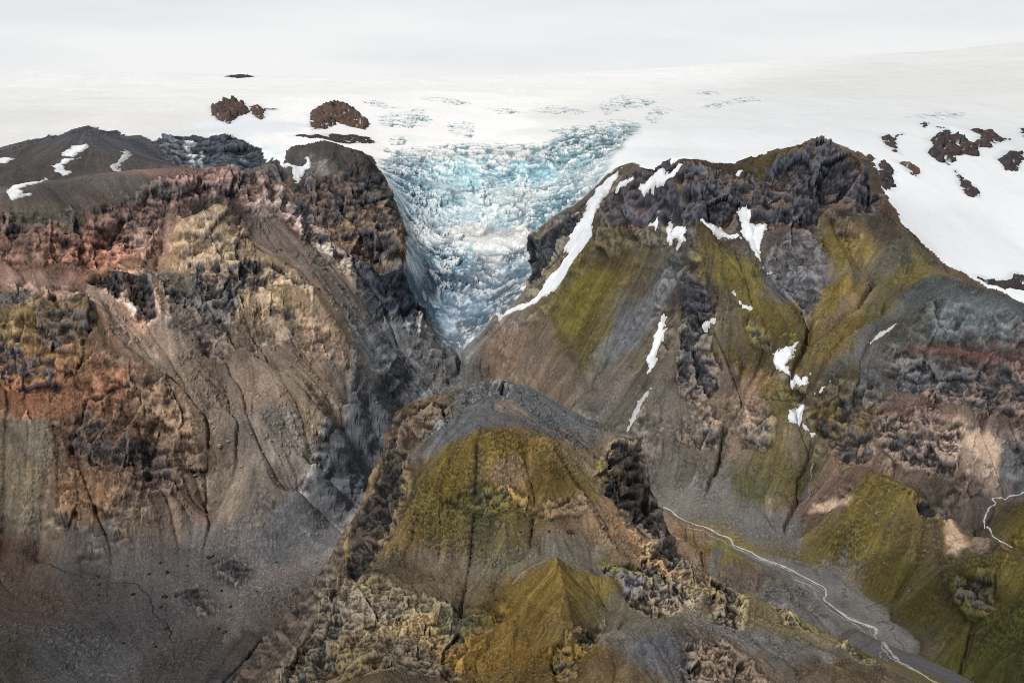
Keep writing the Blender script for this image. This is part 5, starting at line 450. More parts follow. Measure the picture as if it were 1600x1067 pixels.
# crags
nz_=fbm2(X/np.clip(r/1500,.3,1.6),Y/np.clip(r/1500,.3,1.6),22,4,68,.65)*2.2
crag=np.zeros_like(X); rel=np.zeros_like(X); cid=np.full(X.shape,-1,np.int16)
for k,(nm,dk,rl,_) in enumerate(D['crag']):
    poly=D['crag2'][k]; d=sdf(XW,YW,poly,50)/px
    m=sst(-6,8,d+nz_*9); crag=np.maximum(crag,m*dk); rel=np.maximum(rel,sst(-9,7,d+nz_*11)*rl)
    if nm: cid[sdf(X,Y,poly,20)/px>-3]=k
icem=sst(-6,4,ice_d/px)*(gap<0)
rel*=np.where(ICE,0,1); crag*=np.where(ICE,0,1)
snowm=np.zeros_like(X); snow_d=[]
for l,poly in D['snow']:
    snowm=np.maximum(snowm,sst(-8,2,sdf(X,Y,poly,40)/px))
crevm=np.zeros_like(X)
for poly in D['crev']: crevm=np.maximum(crevm,sst(-5,3,sdf(X+q1*1.5,Y+q2*1.5,poly,160)/px))
print('masks %.1f'%(time.time()-T0))
# ---------------------------------------------------------------- fine relief
# natural crags also appear by themselves on steep ground
auto=sst(.60,.86,slope+fbm2(X,Y,70,4,81)*.30)*(1-icem)*(1-flat)
smo=rast(F['smo']); auto*=(1-.85*smo)
rk_=np.clip(np.maximum(rel,auto*.8),0,1.4)
L=np.clip(r/1500,.30,1.6)   # detail scale follows the size of the landforms: the near ridge is finer
c3=[X/L,Y/L,Z/L]
wv=fbm3(*c3,40,2,90)*14
b1=fbm3(c3[0]+wv,c3[1]+wv,c3[2]*.55+wv,30,5,100,.55,True)      # blocky buttresses, drawn out vertically
b2=fbm3(c3[0],c3[1],c3[2]*1.6+wv*.5,11,4,110,.6,True)
lay=np.sin((Z+fbm2(X,Y,90,3,115)*16)/5.2)*.5+fbm3(X/60,Y/60,Z/2.6,1,2,117)
g1=fbm3(X,Y,Z,16,4,120,.55)
b3=fbm3(c3[0],c3[1],c3[2],4.2,3,112,.65,True)
am=rast(F['am']); rk_=np.clip(np.maximum(rk_,am),0,1.2)
o1=np.zeros_like(X); fa=np.zeros_like(X); fb=np.zeros_like(X); fc_=np.zeros_like(X)
rs=np.nonzero((rk_>.02).ravel())[0]
sel3=[c.ravel()[rs] for c in c3]; e1=fbm3(*sel3,16,4,340,.6)*5; e2=fbm3(*sel3,5,3,345,.6)*1.3; ww=wv.ravel()[rs]*.35
o1.ravel()[rs]=fbm3(sel3[0]+ww,sel3[1]+ww,sel3[2]*.7,60,3,320,.5,True)
fa.ravel()[rs]=facet3(sel3[0]+e1,sel3[1]-e1,sel3[2]*.72+e1,40,3,1.)
fb.ravel()[rs]=facet3(sel3[0]+e2,sel3[1]-e2,(sel3[2]+e2)*.85,15,5,.9)
fc_.ravel()[rs]=facet3(sel3[0]+e2*.5,sel3[1]-e2*.5,sel3[2],4.6,8,.8)
tus=np.zeros_like(X)      # slopes where small crags stick out of the moss
for k_ in D['tus']: tus=np.maximum(tus,sst(-12,12,sdf(XW,YW,k_,50)/px))
spn=fbm3(c3[0]+wv*.4,c3[1],c3[2]*1.2,9.5,4,350,.62); spot=sst(.0,.08,spn+.45*fbm2(X,Y,80,4,353)-.165-.03*smo+.075*tus)*(1-rk_.clip(0,1))*(1-.5*flat)*(1-.8*plat)*(1-icem)*(grav_d<0); print('spot',spot.mean(),spn.std())
bed=np.zeros_like(X)      # beds of lava and tuff: long in plan, thin in height, tilted and broken
bz=sel3[2]+sel3[0]*.10+e1*.5
bed.ravel()[rs]=fbm3(sel3[0]/30,sel3[1]/30,bz/11,1,4,360,.55)*1.5
rel_=rk_*L*(o1*8.0+fa*5.2+fb*2.2+fc_*.9+b1*1.6+bed*2.6+lay*.4-1.0)+spot*L*(1.3+1.3*b3)
dsp=rel_+(1-icem)*(1-rk_*.6)*L*(1-.75*flat)*(1-.5*plat)*(g1*.55+st2*.28+streak*.10+b3*.20)
dsp*=(1-.9*snowm)
# icefall: broken blocks between crevasses, in fields of stronger and weaker breaking
fm=np.where(ICE,sst(-6,12,fall_d/px),0)
low=sst(2330,2200,Y)                                            # the darker tongue below the bench
fstr=sst(2235,2130,Y)                                           # the smooth snout
bench=np.exp(-((Y-2375)/26)**2)*sst(-180,-60,X)
u1=X+fbm2(X,Y,70,3,140)*22; u2=Y+fbm2(X,Y,70,3,143)*22
brk=sst(-.35,.45,fbm2(X,Y,85,4,146,.6)+.1)*(1-.85*bench)
def crack(s,k,wd,sx=.62,sy=1.25): return sst(wd,0,np.abs(fbm2(u1*sx,u2*sy,s,2,k,.4)))
k1=crack(74,180,.06,.45,1.35); k2=crack(34,184,.085); k3=crack(14,188,.11)
blk=fbm2(u1*.7,u2*1.15,38,5,150,.62); fin=fbm2(X*.8,Y,7.5,3,153,.65)
ri=np.nonzero((fm>.01).ravel())[0]; ia=np.zeros_like(X); ib=ia.copy()
ui,vi,zi=u1.ravel()[ri]*.8,u2.ravel()[ri]*1.15,np.zeros(ri.size,f4); je=fbm2(ui,vi,7,3,156,.6)*2.5
ia.ravel()[ri]=facet3(ui+je,vi-je,zi,21,21,1.1); ib.ravel()[ri]=facet3(ui+je*.6,vi+je*.6,zi,8.5,23,1.1)
ser=blk*.55+(ia*1.25+ib*.85)*(.3+.7*brk)+fin*.3-(k1*.9+k2*.75+k3*.4)*(.35+.65*brk)+.35
dsp+=fm*ser*(5.5*(1-low)+3.4*low*(1-fstr)+.6*fstr)*(.35+.65*brk)
# crevasse fields on the ice cap
cl=fbm2(X*.55,Y*1.7+fbm2(X,Y,200,3,160)*70,34,4,163,.55,True)
crk=sst(.04,.34,cl)
dsp-=crevm*icem*crk*6.0
dsp+=icem*(1-fm)*fbm2(X,Y,46,4,170)*.9*np.clip(r/2500,.6,2)
VX=X+N[...,0]*dsp; VY=Y+N[...,1]*dsp; VZ=Z+N[...,2]*dsp
print('relief %.1f'%(time.time()-T0))
# ---------------------------------------------------------------- ground colour
def lin(c):
    c=np.asarray(c,f4)/255; return np.where(c<.04,c/12.92,((c+.055)/1.055)**2.4)
q3=fbm2(X/L,Y/L,110,5,72,.62)*r*.022; q4=fbm2(X/L,Y/L,110,5,74,.62)*r*.022
ND=normals(VX,VY,VZ); steep=1-np.clip(ND[...,2],0,1); del ND
def colour_map(pts,k=3,pw=2.6,ox=0,oy=0):
    """smooth map of colour samples picked at image coordinates, by distance weighting in space"""
    p=np.array(pts,f4); val=np.concatenate([lin(p[:,3:6]),p[:,6:7]],1).astype(f4); n=p.shape[0]; R=np.linalg.norm(p[:,:3],axis=1)
    xs,ys,zs=[a[::k,::k] for a in (XW+q3+st2*r*.0016+ox,YW+q4+oy,Z)]; sh=xs.shape; q=np.stack([xs.ravel(),ys.ravel(),zs.ravel()],1)
    def f(c):
        d=((c[:,None,:]-p[None,:,:3])**2).sum(2)/(R[None]**2)*2000+.0015
        w=d**-pw; w/=w.sum(1,keepdims=True); return w@val
    o=np.concatenate(list(POOL.map(f,np.array_split(q,max(4,len(q)//6000))))).reshape(sh+(4,))
    a,b=np.meshgrid(np.arange(X.shape[0])/k,np.arange(X.shape[1])/k,indexing='ij')
    return np.stack([bil(o[...,i],a,b) for i in range(4)],-1).astype(f4)
def mix(a,b,t): return a+(np.asarray(b,f4)-a)*t[...,None]
def vib(n,s): return np.exp(n*s)[...,None]
def near(pts):
    """sampled colours, with ragged tongues of the neighbouring ground reaching in"""
    A=colour_map(pts); s5,s6=q3.copy(),q4.copy()
    B=colour_map(pts,k=3,pw=2.6,ox=fbm2(X/L,Y/L,70,4,76,.6)*r*.075,oy=fbm2(X/L,Y/L,70,4,78,.6)*r*.075)
    return mix(A,B,sst(.06,.26,fbm2(X/L+st2*3,Y/L,44,5,79,.66)+st2*.05))
n_a=fbm2(X,Y,90,5,200,.6); n_b=fbm3(X/L,Y/L,Z/L,9,4,205,.65); n_c=fbm2(X,Y,38,4,210,.6)
C=near(D['col']); mossw=C[...,3]*.62; C=C[...,:3].copy()
for poly in D['moss']: mossw=np.maximum(mossw,sst(-13,11,sdf(XW+st2*r*.002,YW,poly,60)/px+n_c*22+n_b*8)*.95)
for c_,s_,e_,poly in D['paint']:
    t_=sst(-e_,e_,sdf(XW+q3*.12+st2*r*.0012,YW+q4*.12,poly,60)/px+n_c*(3+e_*.7))*s_*(.62+.38*sst(-.25,.2,n_b*.7+n_c*.5))
    C=mix(C,lin(c_)*.80*np.ones_like(C),t_); mossw=mossw*(1-t_*(s_>.5))
st=np.clip(streak,-3,3)
scree=(1-rk_.clip(0,1))*(1-flat*.8)
# fall-line streaks: fine trickles of stone and broad scree chutes
C=C*vib(st,.11*scree)*vib(st2,.10*scree)*vib(n_b,.16)*vib(n_a,.12)
chroma=(C[...,0]-C[...,2])/(C[...,0]+C[...,2]+1e-4)
warm=sst(.02,.3,chroma)*(fbm2(X+st2*8,Y,70,5,220,.65)*1.4).clip(-1,1)*(1-plat*.7)*(1-flat*.8)
C=C*np.stack([1+.11*warm,1+.01*warm,1-.10*warm],-1)
gl=np.zeros_like(X)
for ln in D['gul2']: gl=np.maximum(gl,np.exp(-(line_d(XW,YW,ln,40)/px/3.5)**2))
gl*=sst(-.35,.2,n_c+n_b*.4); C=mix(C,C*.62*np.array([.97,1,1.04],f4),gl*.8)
C=C*np.exp(-.03*np.clip(acc-1.2,0,3)*(1-flat*.5))[...,None]
dust=sst(.3,1.3,st2*.55+n_c*1.2)*scree*.5*(1-mossw)
C=mix(C,C*1.30+.006,dust)
dusk=sst(.5,1.5,-st2*.55+n_a*1.2)*scree*.45
C=mix(C,C*.72*np.array([.97,1,1.05],f4),dusk)
# strata on bare faces
C=C*vib(lay*sst(.25,.5,steep),.16)
# moss with ragged edge
mm=sst(.42,.66,mossw+n_c*.55+n_a*.34+n_b*.50+st*.06+st2*.09-spot*.4-crag*.5-(steep>.5)*.25)
mc=lin((92,83,46))*vib(n_b,.42)*vib(n_a,.45)*vib(st2,.10)*vib(st,.10)*np.stack([1+.14*n_c,1+0*n_c,1-.12*n_c],-1)
mlum=np.clip(C.mean(-1)/.105,.35,1.25)
mc=mc*mlum[...,None]*.5+C*np.array([1.0,.98,.80],f4)*vib(n_b,.30)*vib(n_a,.25)*.5
C=mix(C,mc,mm*(.70+.2*sst(-.3,.3,n_b)))
# bare rock where the ground really is steep: dark basalt, bluer with distance as a painted haze tint
sp=steep+b2*.10+n_b*.10
dkk=np.clip(np.maximum(sst(.82,.96,crag)*.9,np.maximum(crag*(.45+.70*sst(.22,.58,sp)),.75*sst(.42,.72,sp)*(1-.5*hill)*(1-.7*smo)*np.clip(am+.25,0,1))),0,1)
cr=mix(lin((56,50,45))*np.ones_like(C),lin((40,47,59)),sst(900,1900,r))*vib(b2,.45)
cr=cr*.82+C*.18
pat=np.maximum(sst(-.55,.15,n_c*.5+fa*.3-bed*.9-.25*o1+(dkk-.5)*1.5),.7*sst(.6,.95,crag))
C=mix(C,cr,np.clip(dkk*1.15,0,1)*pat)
C=C*vib((fa*.45+fb*.6+fc_*.6+bed*.7)*rk_,.32)
C=mix(C,lin((40,44,52))*np.ones_like(C)*vib(b3,.3),sst(-.02,-.34,bed*.55+fa*.3+fb*.4+fc_*.3+b1*.2-(crag-.45)*.35)*rk_.clip(0,1)*(.22+.5*crag))       # every block its own tone, low blocks and beds darkest
C=C*vib(b3*(.5+.5*rk_.clip(0,1))*(1-.6*plat),.26)
C=C*(1-.48*sst(.80,.97,crag))[...,None]      # wet basalt of the darkest cliffs
# crevice shade put into the colour: hollows between blocks darker, raised edges lighter
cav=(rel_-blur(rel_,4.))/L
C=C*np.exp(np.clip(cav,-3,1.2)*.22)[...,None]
fc2=(dsp-blur(dsp,1.6))/L/np.clip(r/1500,.6,1.3); C=np.where(ICE[...,None],C,C*np.exp(np.clip(fc2,-1.2,.6)*.55)[...,None])  # finer crevice shade painted over all bare ground
C=mix(C,C*.45*np.array([.94,1,1.1],f4),spot*.75)
# scattered stones
spk=fbm3(X/L,Y/L,Z/L,3.1,2,207,.5); C=mix(C,C*1.55,sst(.52,.66,spk)*.7*(1-plat*.6)); C=mix(C,C*.55,sst(-.50,-.64,spk)*.6)
# outwash on the dusty floor: faint braids and grit
bw=fbm2(X,Y,55,4,410)*10; brl=np.sin((X*.55+Y)/6.5+bw)+.6*np.sin((X*.6+Y)/2.9+bw*1.7)
C=mix(C,C.mean(-1,keepdims=True)*np.array([1.06,1,.95],f4),.45*lfm)
C=C*vib(brl,.07*lfm)*vib(fbm2(X,Y,2.6,3,413,.85),.75*lfm)
C=mix(C,C*.62*np.array([.96,1,1.06],f4),lfm*sst(.95,1.45,brl)*.55)
# grey rubble of the gorge below the snout
mo=sst(-9,9,sdf(XW+q3*.1,YW+q4*.1,D['mor'],60)/px+n_c*5)
mr=lin((92,95,100))*.80*vib(b3*.5+n_b*.9+fb*.5+bed*.4,.55)
C=mix(C,mr,mo*.72*(.35+.65*sst(-.45,.1,n_c+n_b*.6+.1)))
# rubble zones: light lichen rock on the near ridge
lr=(rel*(1-crag)).clip(0,1)*hill
C=C*(1+.30*lr*b2)[...,None]
for poly in D['tan']:
    C=mix(C,lin((178,150,122))*vib(n_b,.4),sst(-5,5,sdf(XW,YW,poly,40)/px)*sst(-.3,.3,n_b+.25)*.8)
C=mix(C,lin((120,150,40))*np.ones_like(C),sst(-3,4,sdf(XW,YW,D['bright2'] if 'bright2' in D else D['bright'],40)/px)*sst(.0,.35,n_b+.1)*.8)
# gravel bed: braided bands
gb=sst(-5,4,grav_d/px)*(gap<0); u_=line_d(X,Y,D['river'],260)
wv2=fbm2(X,Y,60,4,230)*9
brd=np.sin(u_/7.5+wv2)+.6*np.sin(u_/3.1+wv2*1.6+2)
gc=mix(lin((104,100,97))*np.ones_like(C),lin((88,86,86)),sst(-.3,.4,fbm2(X,Y,80,3,234)))*vib(brd,.10)*vib(fbm2(X,Y,3.2,3,233,.8),.55)
gc=mix(gc,lin((62,62,66)),sst(1.05,1.5,brd)*.75)
gc=gc*np.exp(-.45*np.exp(-((grav_d/px-4)/4)**2)*sst(-.2,.3,n_c+.1))[...,None]
C=mix(C,gc*1.0,gb*.9)
print('ground %.1f'%(time.time()-T0))
# ---------------------------------------------------------------- ice colour
IC=colour_map(D['icol']); ICW=colour_map([p for p in D['icol'] if p[6]<.12 and min(p[3:6])>205])
fe=sst(-10,7,fall_d/px+n_b*16+cl*14)[...,None]; IC=np.where(ICE[...,None],ICW+(IC-ICW)*fe,IC); dirt=IC[...,3]; IC=IC[...,:3].copy()
tx=ser+fin*.35
big_=fbm2(X*.8,Y,110,4,240,.6)
hi=sst(.15,1.0,tx+big_*.8)*fm; lo=sst(.15,-.9,tx-dirt*.35+big_*.4)*fm
IC=mix(IC,lin((238,243,244)),np.clip(hi*.8*(1-low*.35)+bench*fm*.5,0,1))
IC=mix(IC,lin((44,74,94)),np.clip(lo*(dirt*1.0+.22),0,.92)*(1-.7*bench))
IC=mix(IC,lin((58,96,118)),np.maximum(k1*.75,k2*.42)*fm*(1-fstr)*(1-.6*bench)*(.4+.6*brk))
IC=mix(IC,lin((150,200,212)),fm*sst(.05,.5,fbm2(X,Y,75,3,250)+.08)*sst(-.9,.2,tx)*.38*(1-low)*(1-hi))
grit=sst(.0,.5,fbm2(X+st*3,Y,30,5,255,.65))*fm*low
IC=mix(IC,lin((62,78,94)),grit*.5)
lines=fbm2(X*.3+q1,Y*1.3,9,3,258,.6,True)*fstr*fm
IC=IC*vib(lines,.30)
arc=sst(.25,.75,np.sin((Y+X*.5+fbm2(X,Y,70,2,259)*14)/5.2)+fbm2(X,Y,30,3,261)*.6)*np.exp(-((Y-2330)/42)**2)*sst(-90,-30,X)*fm
IC=mix(IC,lin((80,100,116)),arc*.55)
rim=fm*sst(2640,2720,Y)
IC=IC*vib(np.sin(Y/3.4+q2*.6+fbm2(X,Y,80,3,262)*9),.07*1)**rim[...,None] if False else IC*np.exp(.26*rim*np.sin(Y/4.1+fbm2(X,Y,90,3,262)*9))[...,None]
cap=(1-fm)*icem
IC=IC*vib(fbm2(X*.35,Y,160,5,265,.6),.05*1)*np.exp(-.10*sst(.25,.7,fbm2(X*.5,Y,300,5,270,.6))*cap)[...,None]
IC=mix(IC,lin((78,104,112)),crevm*crk*cap*1.)
IC=mix(IC,lin((150,185,192)),crevm*sst(.0,.4,cl)*cap*.35)
for q_,l_,poly,dk_,hg_ in D['nun']:
    nd=sdf(X+q1*.75,Y+q2*.75-px*3,poly,90)/px; IC=mix(IC,lin((186,196,206)),sst(-9,1,nd+n_b*6)*.6*cap)
edge=sst(26,2,ice_d/px)*(1-fm)*sst(-.2,.5,n_c)
IC=mix(IC,lin((196,196,194)),edge*.4)
C=np.where(ICE[...,None],IC,C)
C=mix(C,C.mean(-1,keepdims=True)*np.ones(3,f4),.30*np.ones_like(X)*(1-ICE)*(1-.55*mm)); C=np.where(ICE[...,None],C*1.0,C*1.36); C=np.clip(C,.004,.86)
print('ice %.1f'%(time.time()-T0))
# ---------------------------------------------------------------- objects
def tag(o,label=None,cat=None,group=None,kind=None):
    if label: o['label']=label
    if cat: o['category']=cat
    if group: o['group']=group
    if kind: o['kind']=kind
    return o
def surface_mat(name,scale,bump,rough=.92,var=.3,spec=.12,sss=False):
    """albedo from the colour samples, broken up by fine procedural noise, with noise bump"""
    m=bpy.data.materials.new(name); m.use_nodes=True; nt=m.node_tree; ns=nt.nodes; lk=nt.links.new
    b=ns['Principled BSDF']; b.inputs['Roughness'].default_value=rough; b.inputs['Specular IOR Level'].default_value=spec
    at=ns.new('ShaderNodeAttribute'); at.attribute_name='albedo'
    tcn=ns.new('ShaderNodeTexCoord')
    n1=ns.new('ShaderNodeTexNoise'); n1.inputs['Scale'].default_value=1/scale; n1.inputs['Detail'].default_value=5; n1.inputs['Roughness'].default_value=.7
    lk(tcn.outputs['Object'],n1.inputs['Vector'])
    mr=ns.new('ShaderNodeMapRange'); mr.inputs['From Min'].default_value=.25; mr.inputs['From Max'].default_value=.75; mr.inputs['To Min'].default_value=1-var; mr.inputs['To Max'].default_value=1+var
    lk(n1.outputs['Fac'],mr.inputs['Value'])
    mx=ns.new('ShaderNodeVectorMath'); mx.operation='SCALE'; lk(at.outputs['Color'],mx.inputs[0]); lk(mr.outputs['Result'],mx.inputs['Scale'])
    lk(mx.outputs['Vector'],b.inputs['Base Color'])
    n2=ns.new('ShaderNodeTexNoise'); n2.inputs['Scale'].default_value=1/(scale*1.7); n2.inputs['Detail'].default_value=6; n2.inputs['Roughness'].default_value=.75
    lk(tcn.outputs['Object'],n2.inputs['Vector'])
    bp=ns.new('ShaderNodeBump'); bp.inputs['Strength'].default_value=1; bp.inputs['Distance'].default_value=bump
    lk(n2.outputs['Fac'],bp.inputs['Height']); lk(bp.outputs['Normal'],b.inputs['Normal'])
    return m
M_rock=surface_mat('volcanic_rock',3.4,2.0,.92,.36); M_near=surface_mat('ridge_rock_and_moss',1.25,.85,.92,.38); M_ice=surface_mat('glacier_ice',4.,1.6,.6,.14,.3); M_snow=surface_mat('firn_snow',16.,.5,.75,.02,.2)
M_grav=surface_mat('river_gravel',3.,1.0,.9,.3)
def build(name,V,faces,col,mat,parent=None,smooth=True):
    me=bpy.data.meshes.new(name); V=np.ascontiguousarray(V,f4); faces=np.ascontiguousarray(faces,np.int32); k=faces.shape[1]
    me.vertices.add(len(V)); me.vertices.foreach_set('co',V.ravel())
    me.loops.add(faces.size); me.loops.foreach_set('vertex_index',faces.ravel())
    me.polygons.add(len(faces)); me.polygons.foreach_set('loop_start',np.arange(0,faces.size,k,dtype=np.int32))
    me.update(calc_edges=True)
    if smooth: me.polygons.foreach_set('use_smooth',np.ones(len(faces),bool))
    if col is not None:
        a=me.attributes.new('albedo','FLOAT_COLOR','POINT'); a.data.foreach_set('color',np.concatenate([col,np.ones((len(col),1))],1).astype(f4).ravel())
    me.materials.append(mat); o=bpy.data.objects.new(name,me); COLL.objects.link(o)
    if parent: o.parent=parent
    return o
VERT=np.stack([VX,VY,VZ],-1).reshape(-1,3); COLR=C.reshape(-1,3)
idx=np.arange(MR*MC,dtype=np.int32).reshape(MR,MC)
QUAD=np.stack([idx[:-1,:-1],idx[:-1,1:],idx[1:,1:],idx[1:,:-1]],2).reshape(-1,4)
def piece(name,sel,mat,parent=None):
    q=QUAD[sel]
    used=np.zeros(MR*MC,bool); used[q.ravel()]=True; mp=np.cumsum(used,dtype=np.int32)-1
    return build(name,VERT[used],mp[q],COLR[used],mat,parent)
# region of every vertex
reg=np.zeros(X.shape,np.int8)
xdiv=np.interp(Y,[900,1400,1700,2080,3000],[60,60,-60,-104,-104])
kn=sdf(XW,YW,D['knoll'],60)>0
reg[:]=np.where(X<xdiv,2,3); reg[kn]=7; reg[lfl_d>0]=5; reg[grav_d>0]=6
reg[ICE]=0; reg[FALL]=1; reg[gap>0]=4
fr=reg[:-1,:-1].ravel(); fc=cid[:-1,:-1].ravel()
pld=(sdf(XW,YW,D['plateau2'],60)>0)[:-1,:-1].ravel()
fr_par={}
info={0:('ice_cap','smooth white ice cap spreading to the horizon under the clouds','ice cap','structure',M_snow),
 1:('glacier','crevassed blue and white glacier tongue dropping between the mountains','glacier',None,M_ice),
 2:('mountain','brown and pink scree mountain with dark flat topped plateau','mountain','structure',M_rock),
 3:('mountain','steep mossy mountain with dark summit cliffs and snow filled gullies','mountain','structure',M_rock),
 4:('hill','dark cliffed ridge with grey gravel top and golden mossy slopes','hill','structure',M_near),
 5:('valley_floor','dark grey dusty valley floor with black dirty ice','valley','structure',M_rock),
 6:('riverbed','grey gravel riverbed below the mossy slopes','riverbed','structure',M_grav),
 7:('hill','dark green mossy knoll at the bend of the riverbed','hill','structure',M_near)}
SUM={}
for k,(nm,lab,cat,kind,mat) in info.items():
    ok=fr==k
    partsel=[]
    if k in(2,3,4):
        for c,(cn,dkv,rl,_) in enumerate(D['crag']):
            if cn:
                s=ok&(fc==c)
                if s.sum()>150: partsel.append((cn,s)); ok=ok&~s
    if k==1:
        yy=Y[:-1,:-1].ravel()
        for cn,s in (('icefall',ok&(yy>2395)),('snout',ok&(yy<2225))):
            partsel.append((cn,s)); ok=ok&~s
    if k==2: s=ok&pld; partsel.append(('plateau',s)); ok=ok&~s
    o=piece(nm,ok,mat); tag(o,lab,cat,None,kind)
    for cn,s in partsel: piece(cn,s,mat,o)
    SUM[k]=o
print('terrain %.1f'%(time.time()-T0))
# ---------------------------------------------------------------- patches lying on the terrain
def patch_sel(poly,grow):
    d=sdf(X+q1*.75,Y+q2*.75,poly,90)/px+n_b*3.5
    s=d>-grow; fs=s[:-1,:-1]|s[1:,:-1]|s[:-1,1:]|s[1:,1:]
    return d,np.nonzero(fs.ravel())[0]
def patch(name,poly,grow,off,colf,mat,base):
    d,fs=patch_sel(poly,grow)
    if fs.size<4: print('EMPTY',name); return None
    q=QUAD[fs]; u,inv=np.unique(q.ravel(),return_inverse=True)
    t=off(d.ravel()[u],u); V=base.reshape(-1,3)[u]+N.reshape(-1,3)[u]*t[:,None]
    return build(name,V,inv.reshape(-1,4),colf(d.ravel()[u],u),mat)
BASE=np.stack([X,Y,Z],-1); pxr=px.ravel(); ncr=n_c.ravel(); nbr=n_b.ravel(); b2r=b2.ravel(); b1r=b1.ravel(); dsr=dsp.ravel(); str_=st2.ravel(); far_=None
for lab,poly in D['snow']:
    gry='grey' in lab or 'dirty' in lab
    wht=lin((172,174,178)) if gry else lin((215,219,224))
    o=patch('snow_patch',poly,3,lambda d,u:np.clip(d*.5+nbr[u]*3.4,-3,1.5)*pxr[u]*.9+dsr[u]*.6,lambda d,u:mix(wht*vib(nbr[u],.24)*vib(str_[u],.07),lin((168,166,164)),sst(3.2,.6,d+ncr[u]*3)*.7).clip(0,.86),M_snow,BASE)
    if o: tag(o,lab,'snow patch')
for q,lab,poly,dark,hgt in D['nun']:
    big_=q
    def off(d,u):
        xx,yy,zz=X.ravel()[u],Y.ravel()[u],Z.ravel()[u]; k=px.ravel()[u].mean()*.55
        fc1=facet3(xx,yy,zz,24*k,11,.9); fc2=facet3(xx,yy,zz,9*k,13,.8); off.f=fc1+fc2
        dome=np.where(d>0,1-np.exp(-np.clip(d,0,None)/4.),d*.35)
        return hgt*(dome*(.55+.5*fc1)+(.28*fc1+.16*fc2)*(d>-1))*np.where(d>0,1,.4)
    def colf(d,u):
        a=mix(lin((104,84,70))*np.ones((len(u),3)),lin((48,48,54)),np.clip(dark+.5*ncr[u]+.3*off.f,0,1)); a=a*vib(off.f,.5)*vib(nbr[u],.3)
        return mix(a,lin((225,228,230)),sst(.30,.5,.6*nbr[u]+.5*ncr[u]-.35*off.f-.04)*(.85 if big_ else .5))
    o=patch('rock_outcrop',poly,5,off,colf,M_rock,BASE)
    if o: tag(o,lab,'rock outcrop')
def plain_mat(name,col,rough,var,scale,spec=.5,streaky=False):
    m=bpy.data.materials.new(name); m.use_nodes=True; nt=m.node_tree; ns=nt.nodes; lk=nt.links.new; b=ns['Principled BSDF']
    b.inputs['Roughness'].default_value=rough; b.inputs['Specular IOR Level'].default_value=spec
    t=ns.new('ShaderNodeTexCoord'); n=ns.new('ShaderNodeTexNoise'); n.inputs['Scale'].default_value=1/scale; n.inputs['Detail'].default_value=5; lk(t.outputs['Object'],n.inputs['Vector'])
    cr=ns.new('ShaderNodeValToRGB'); c=np.asarray(col,float)
    cr.color_ramp.elements[0].color=(*(c*(1-var)),1); cr.color_ramp.elements[1].color=(*np.clip(c*(1+var),0,1),1); cr.color_ramp.elements[0].position=.35; cr.color_ramp.elements[1].position=.65
    lk(n.outputs['Fac'],cr.inputs['Fac']); lk(cr.outputs['Color'],b.inputs['Base Color'])
    bp=ns.new('ShaderNodeBump'); bp.inputs['Distance'].default_value=.3*scale; bp.inputs['Strength'].default_value=.5; lk(n.outputs['Fac'],bp.inputs['Height']); lk(bp.outputs['Normal'],b.inputs['Normal'])
    return m
# ---------------------------------------------------------------- boulders
rng=np.random.RandomState(5)
def boulder_mesh(seed):
    bm_=bpy.data.meshes.new('boulder'); import bmesh; bb=bmesh.new(); bmesh.ops.create_icosphere(bb,subdivisions=3,radius=1)
    P=np.array([v.co[:] for v in bb.verts],f4); fct=facet3(P[:,0]+seed*9,P[:,1],P[:,2],.9,4,.9); fi=fbm3(P[:,0]+seed*5,P[:,1],P[:,2],.5,3,6)
    for v,q,w_ in zip(bb.verts,fct,fi): v.co*=1+.32*q+.16*w_; v.co.z*=.8
    bb.to_mesh(bm_); bb.free(); return bm_
def boulder_mat(name,c):
    return plain_mat(name,lin(c),.9,.35,.8,.1)
BM=[boulder_mesh(s) for s in range(4)]
BMAT={'pale':boulder_mat('pale_boulder_stone',(150,138,124)),'grey':boulder_mat('grey_boulder_stone',(112,108,104)),'dark':boulder_mat('dark_boulder_stone',(66,60,56))}
for lab,num,size,poly in D['bz']:
    p=np.array(poly,float); lo,hi=p.min(0),p.max(0); k=0; src=[]
    for m in BM[:2]:
        m2=m.copy(); m2.name='boulder'; m2.materials.append(BMAT[lab.split()[0]]); src.append(m2)
    first=None
    while k<num:
        x,y=lo+rng.rand(2)*(hi-lo)
        if sdf(np.array([x]),np.array([y]),poly,5)[0]<0: continue
        s=size*math.exp(rng.randn()*.35); i_,j_=rc(x,y)
        if first is None: first=bpy.data.objects.new('boulder',src[0]); o=first
        else: o=first.copy(); o.data=src[k%2]
        COLL.objects.link(o); o.location=(x,y,float(bil(H,np.array(i_),np.array(j_)))+s*.35); o.scale=(s*(.8+rng.rand()*.5),s*(.8+rng.rand()*.5),s); o.rotation_euler=(rng.rand()*.5,rng.rand()*.5,rng.rand()*6.28)
        tag(o,lab,'boulder','boulders: '+lab); k+=1
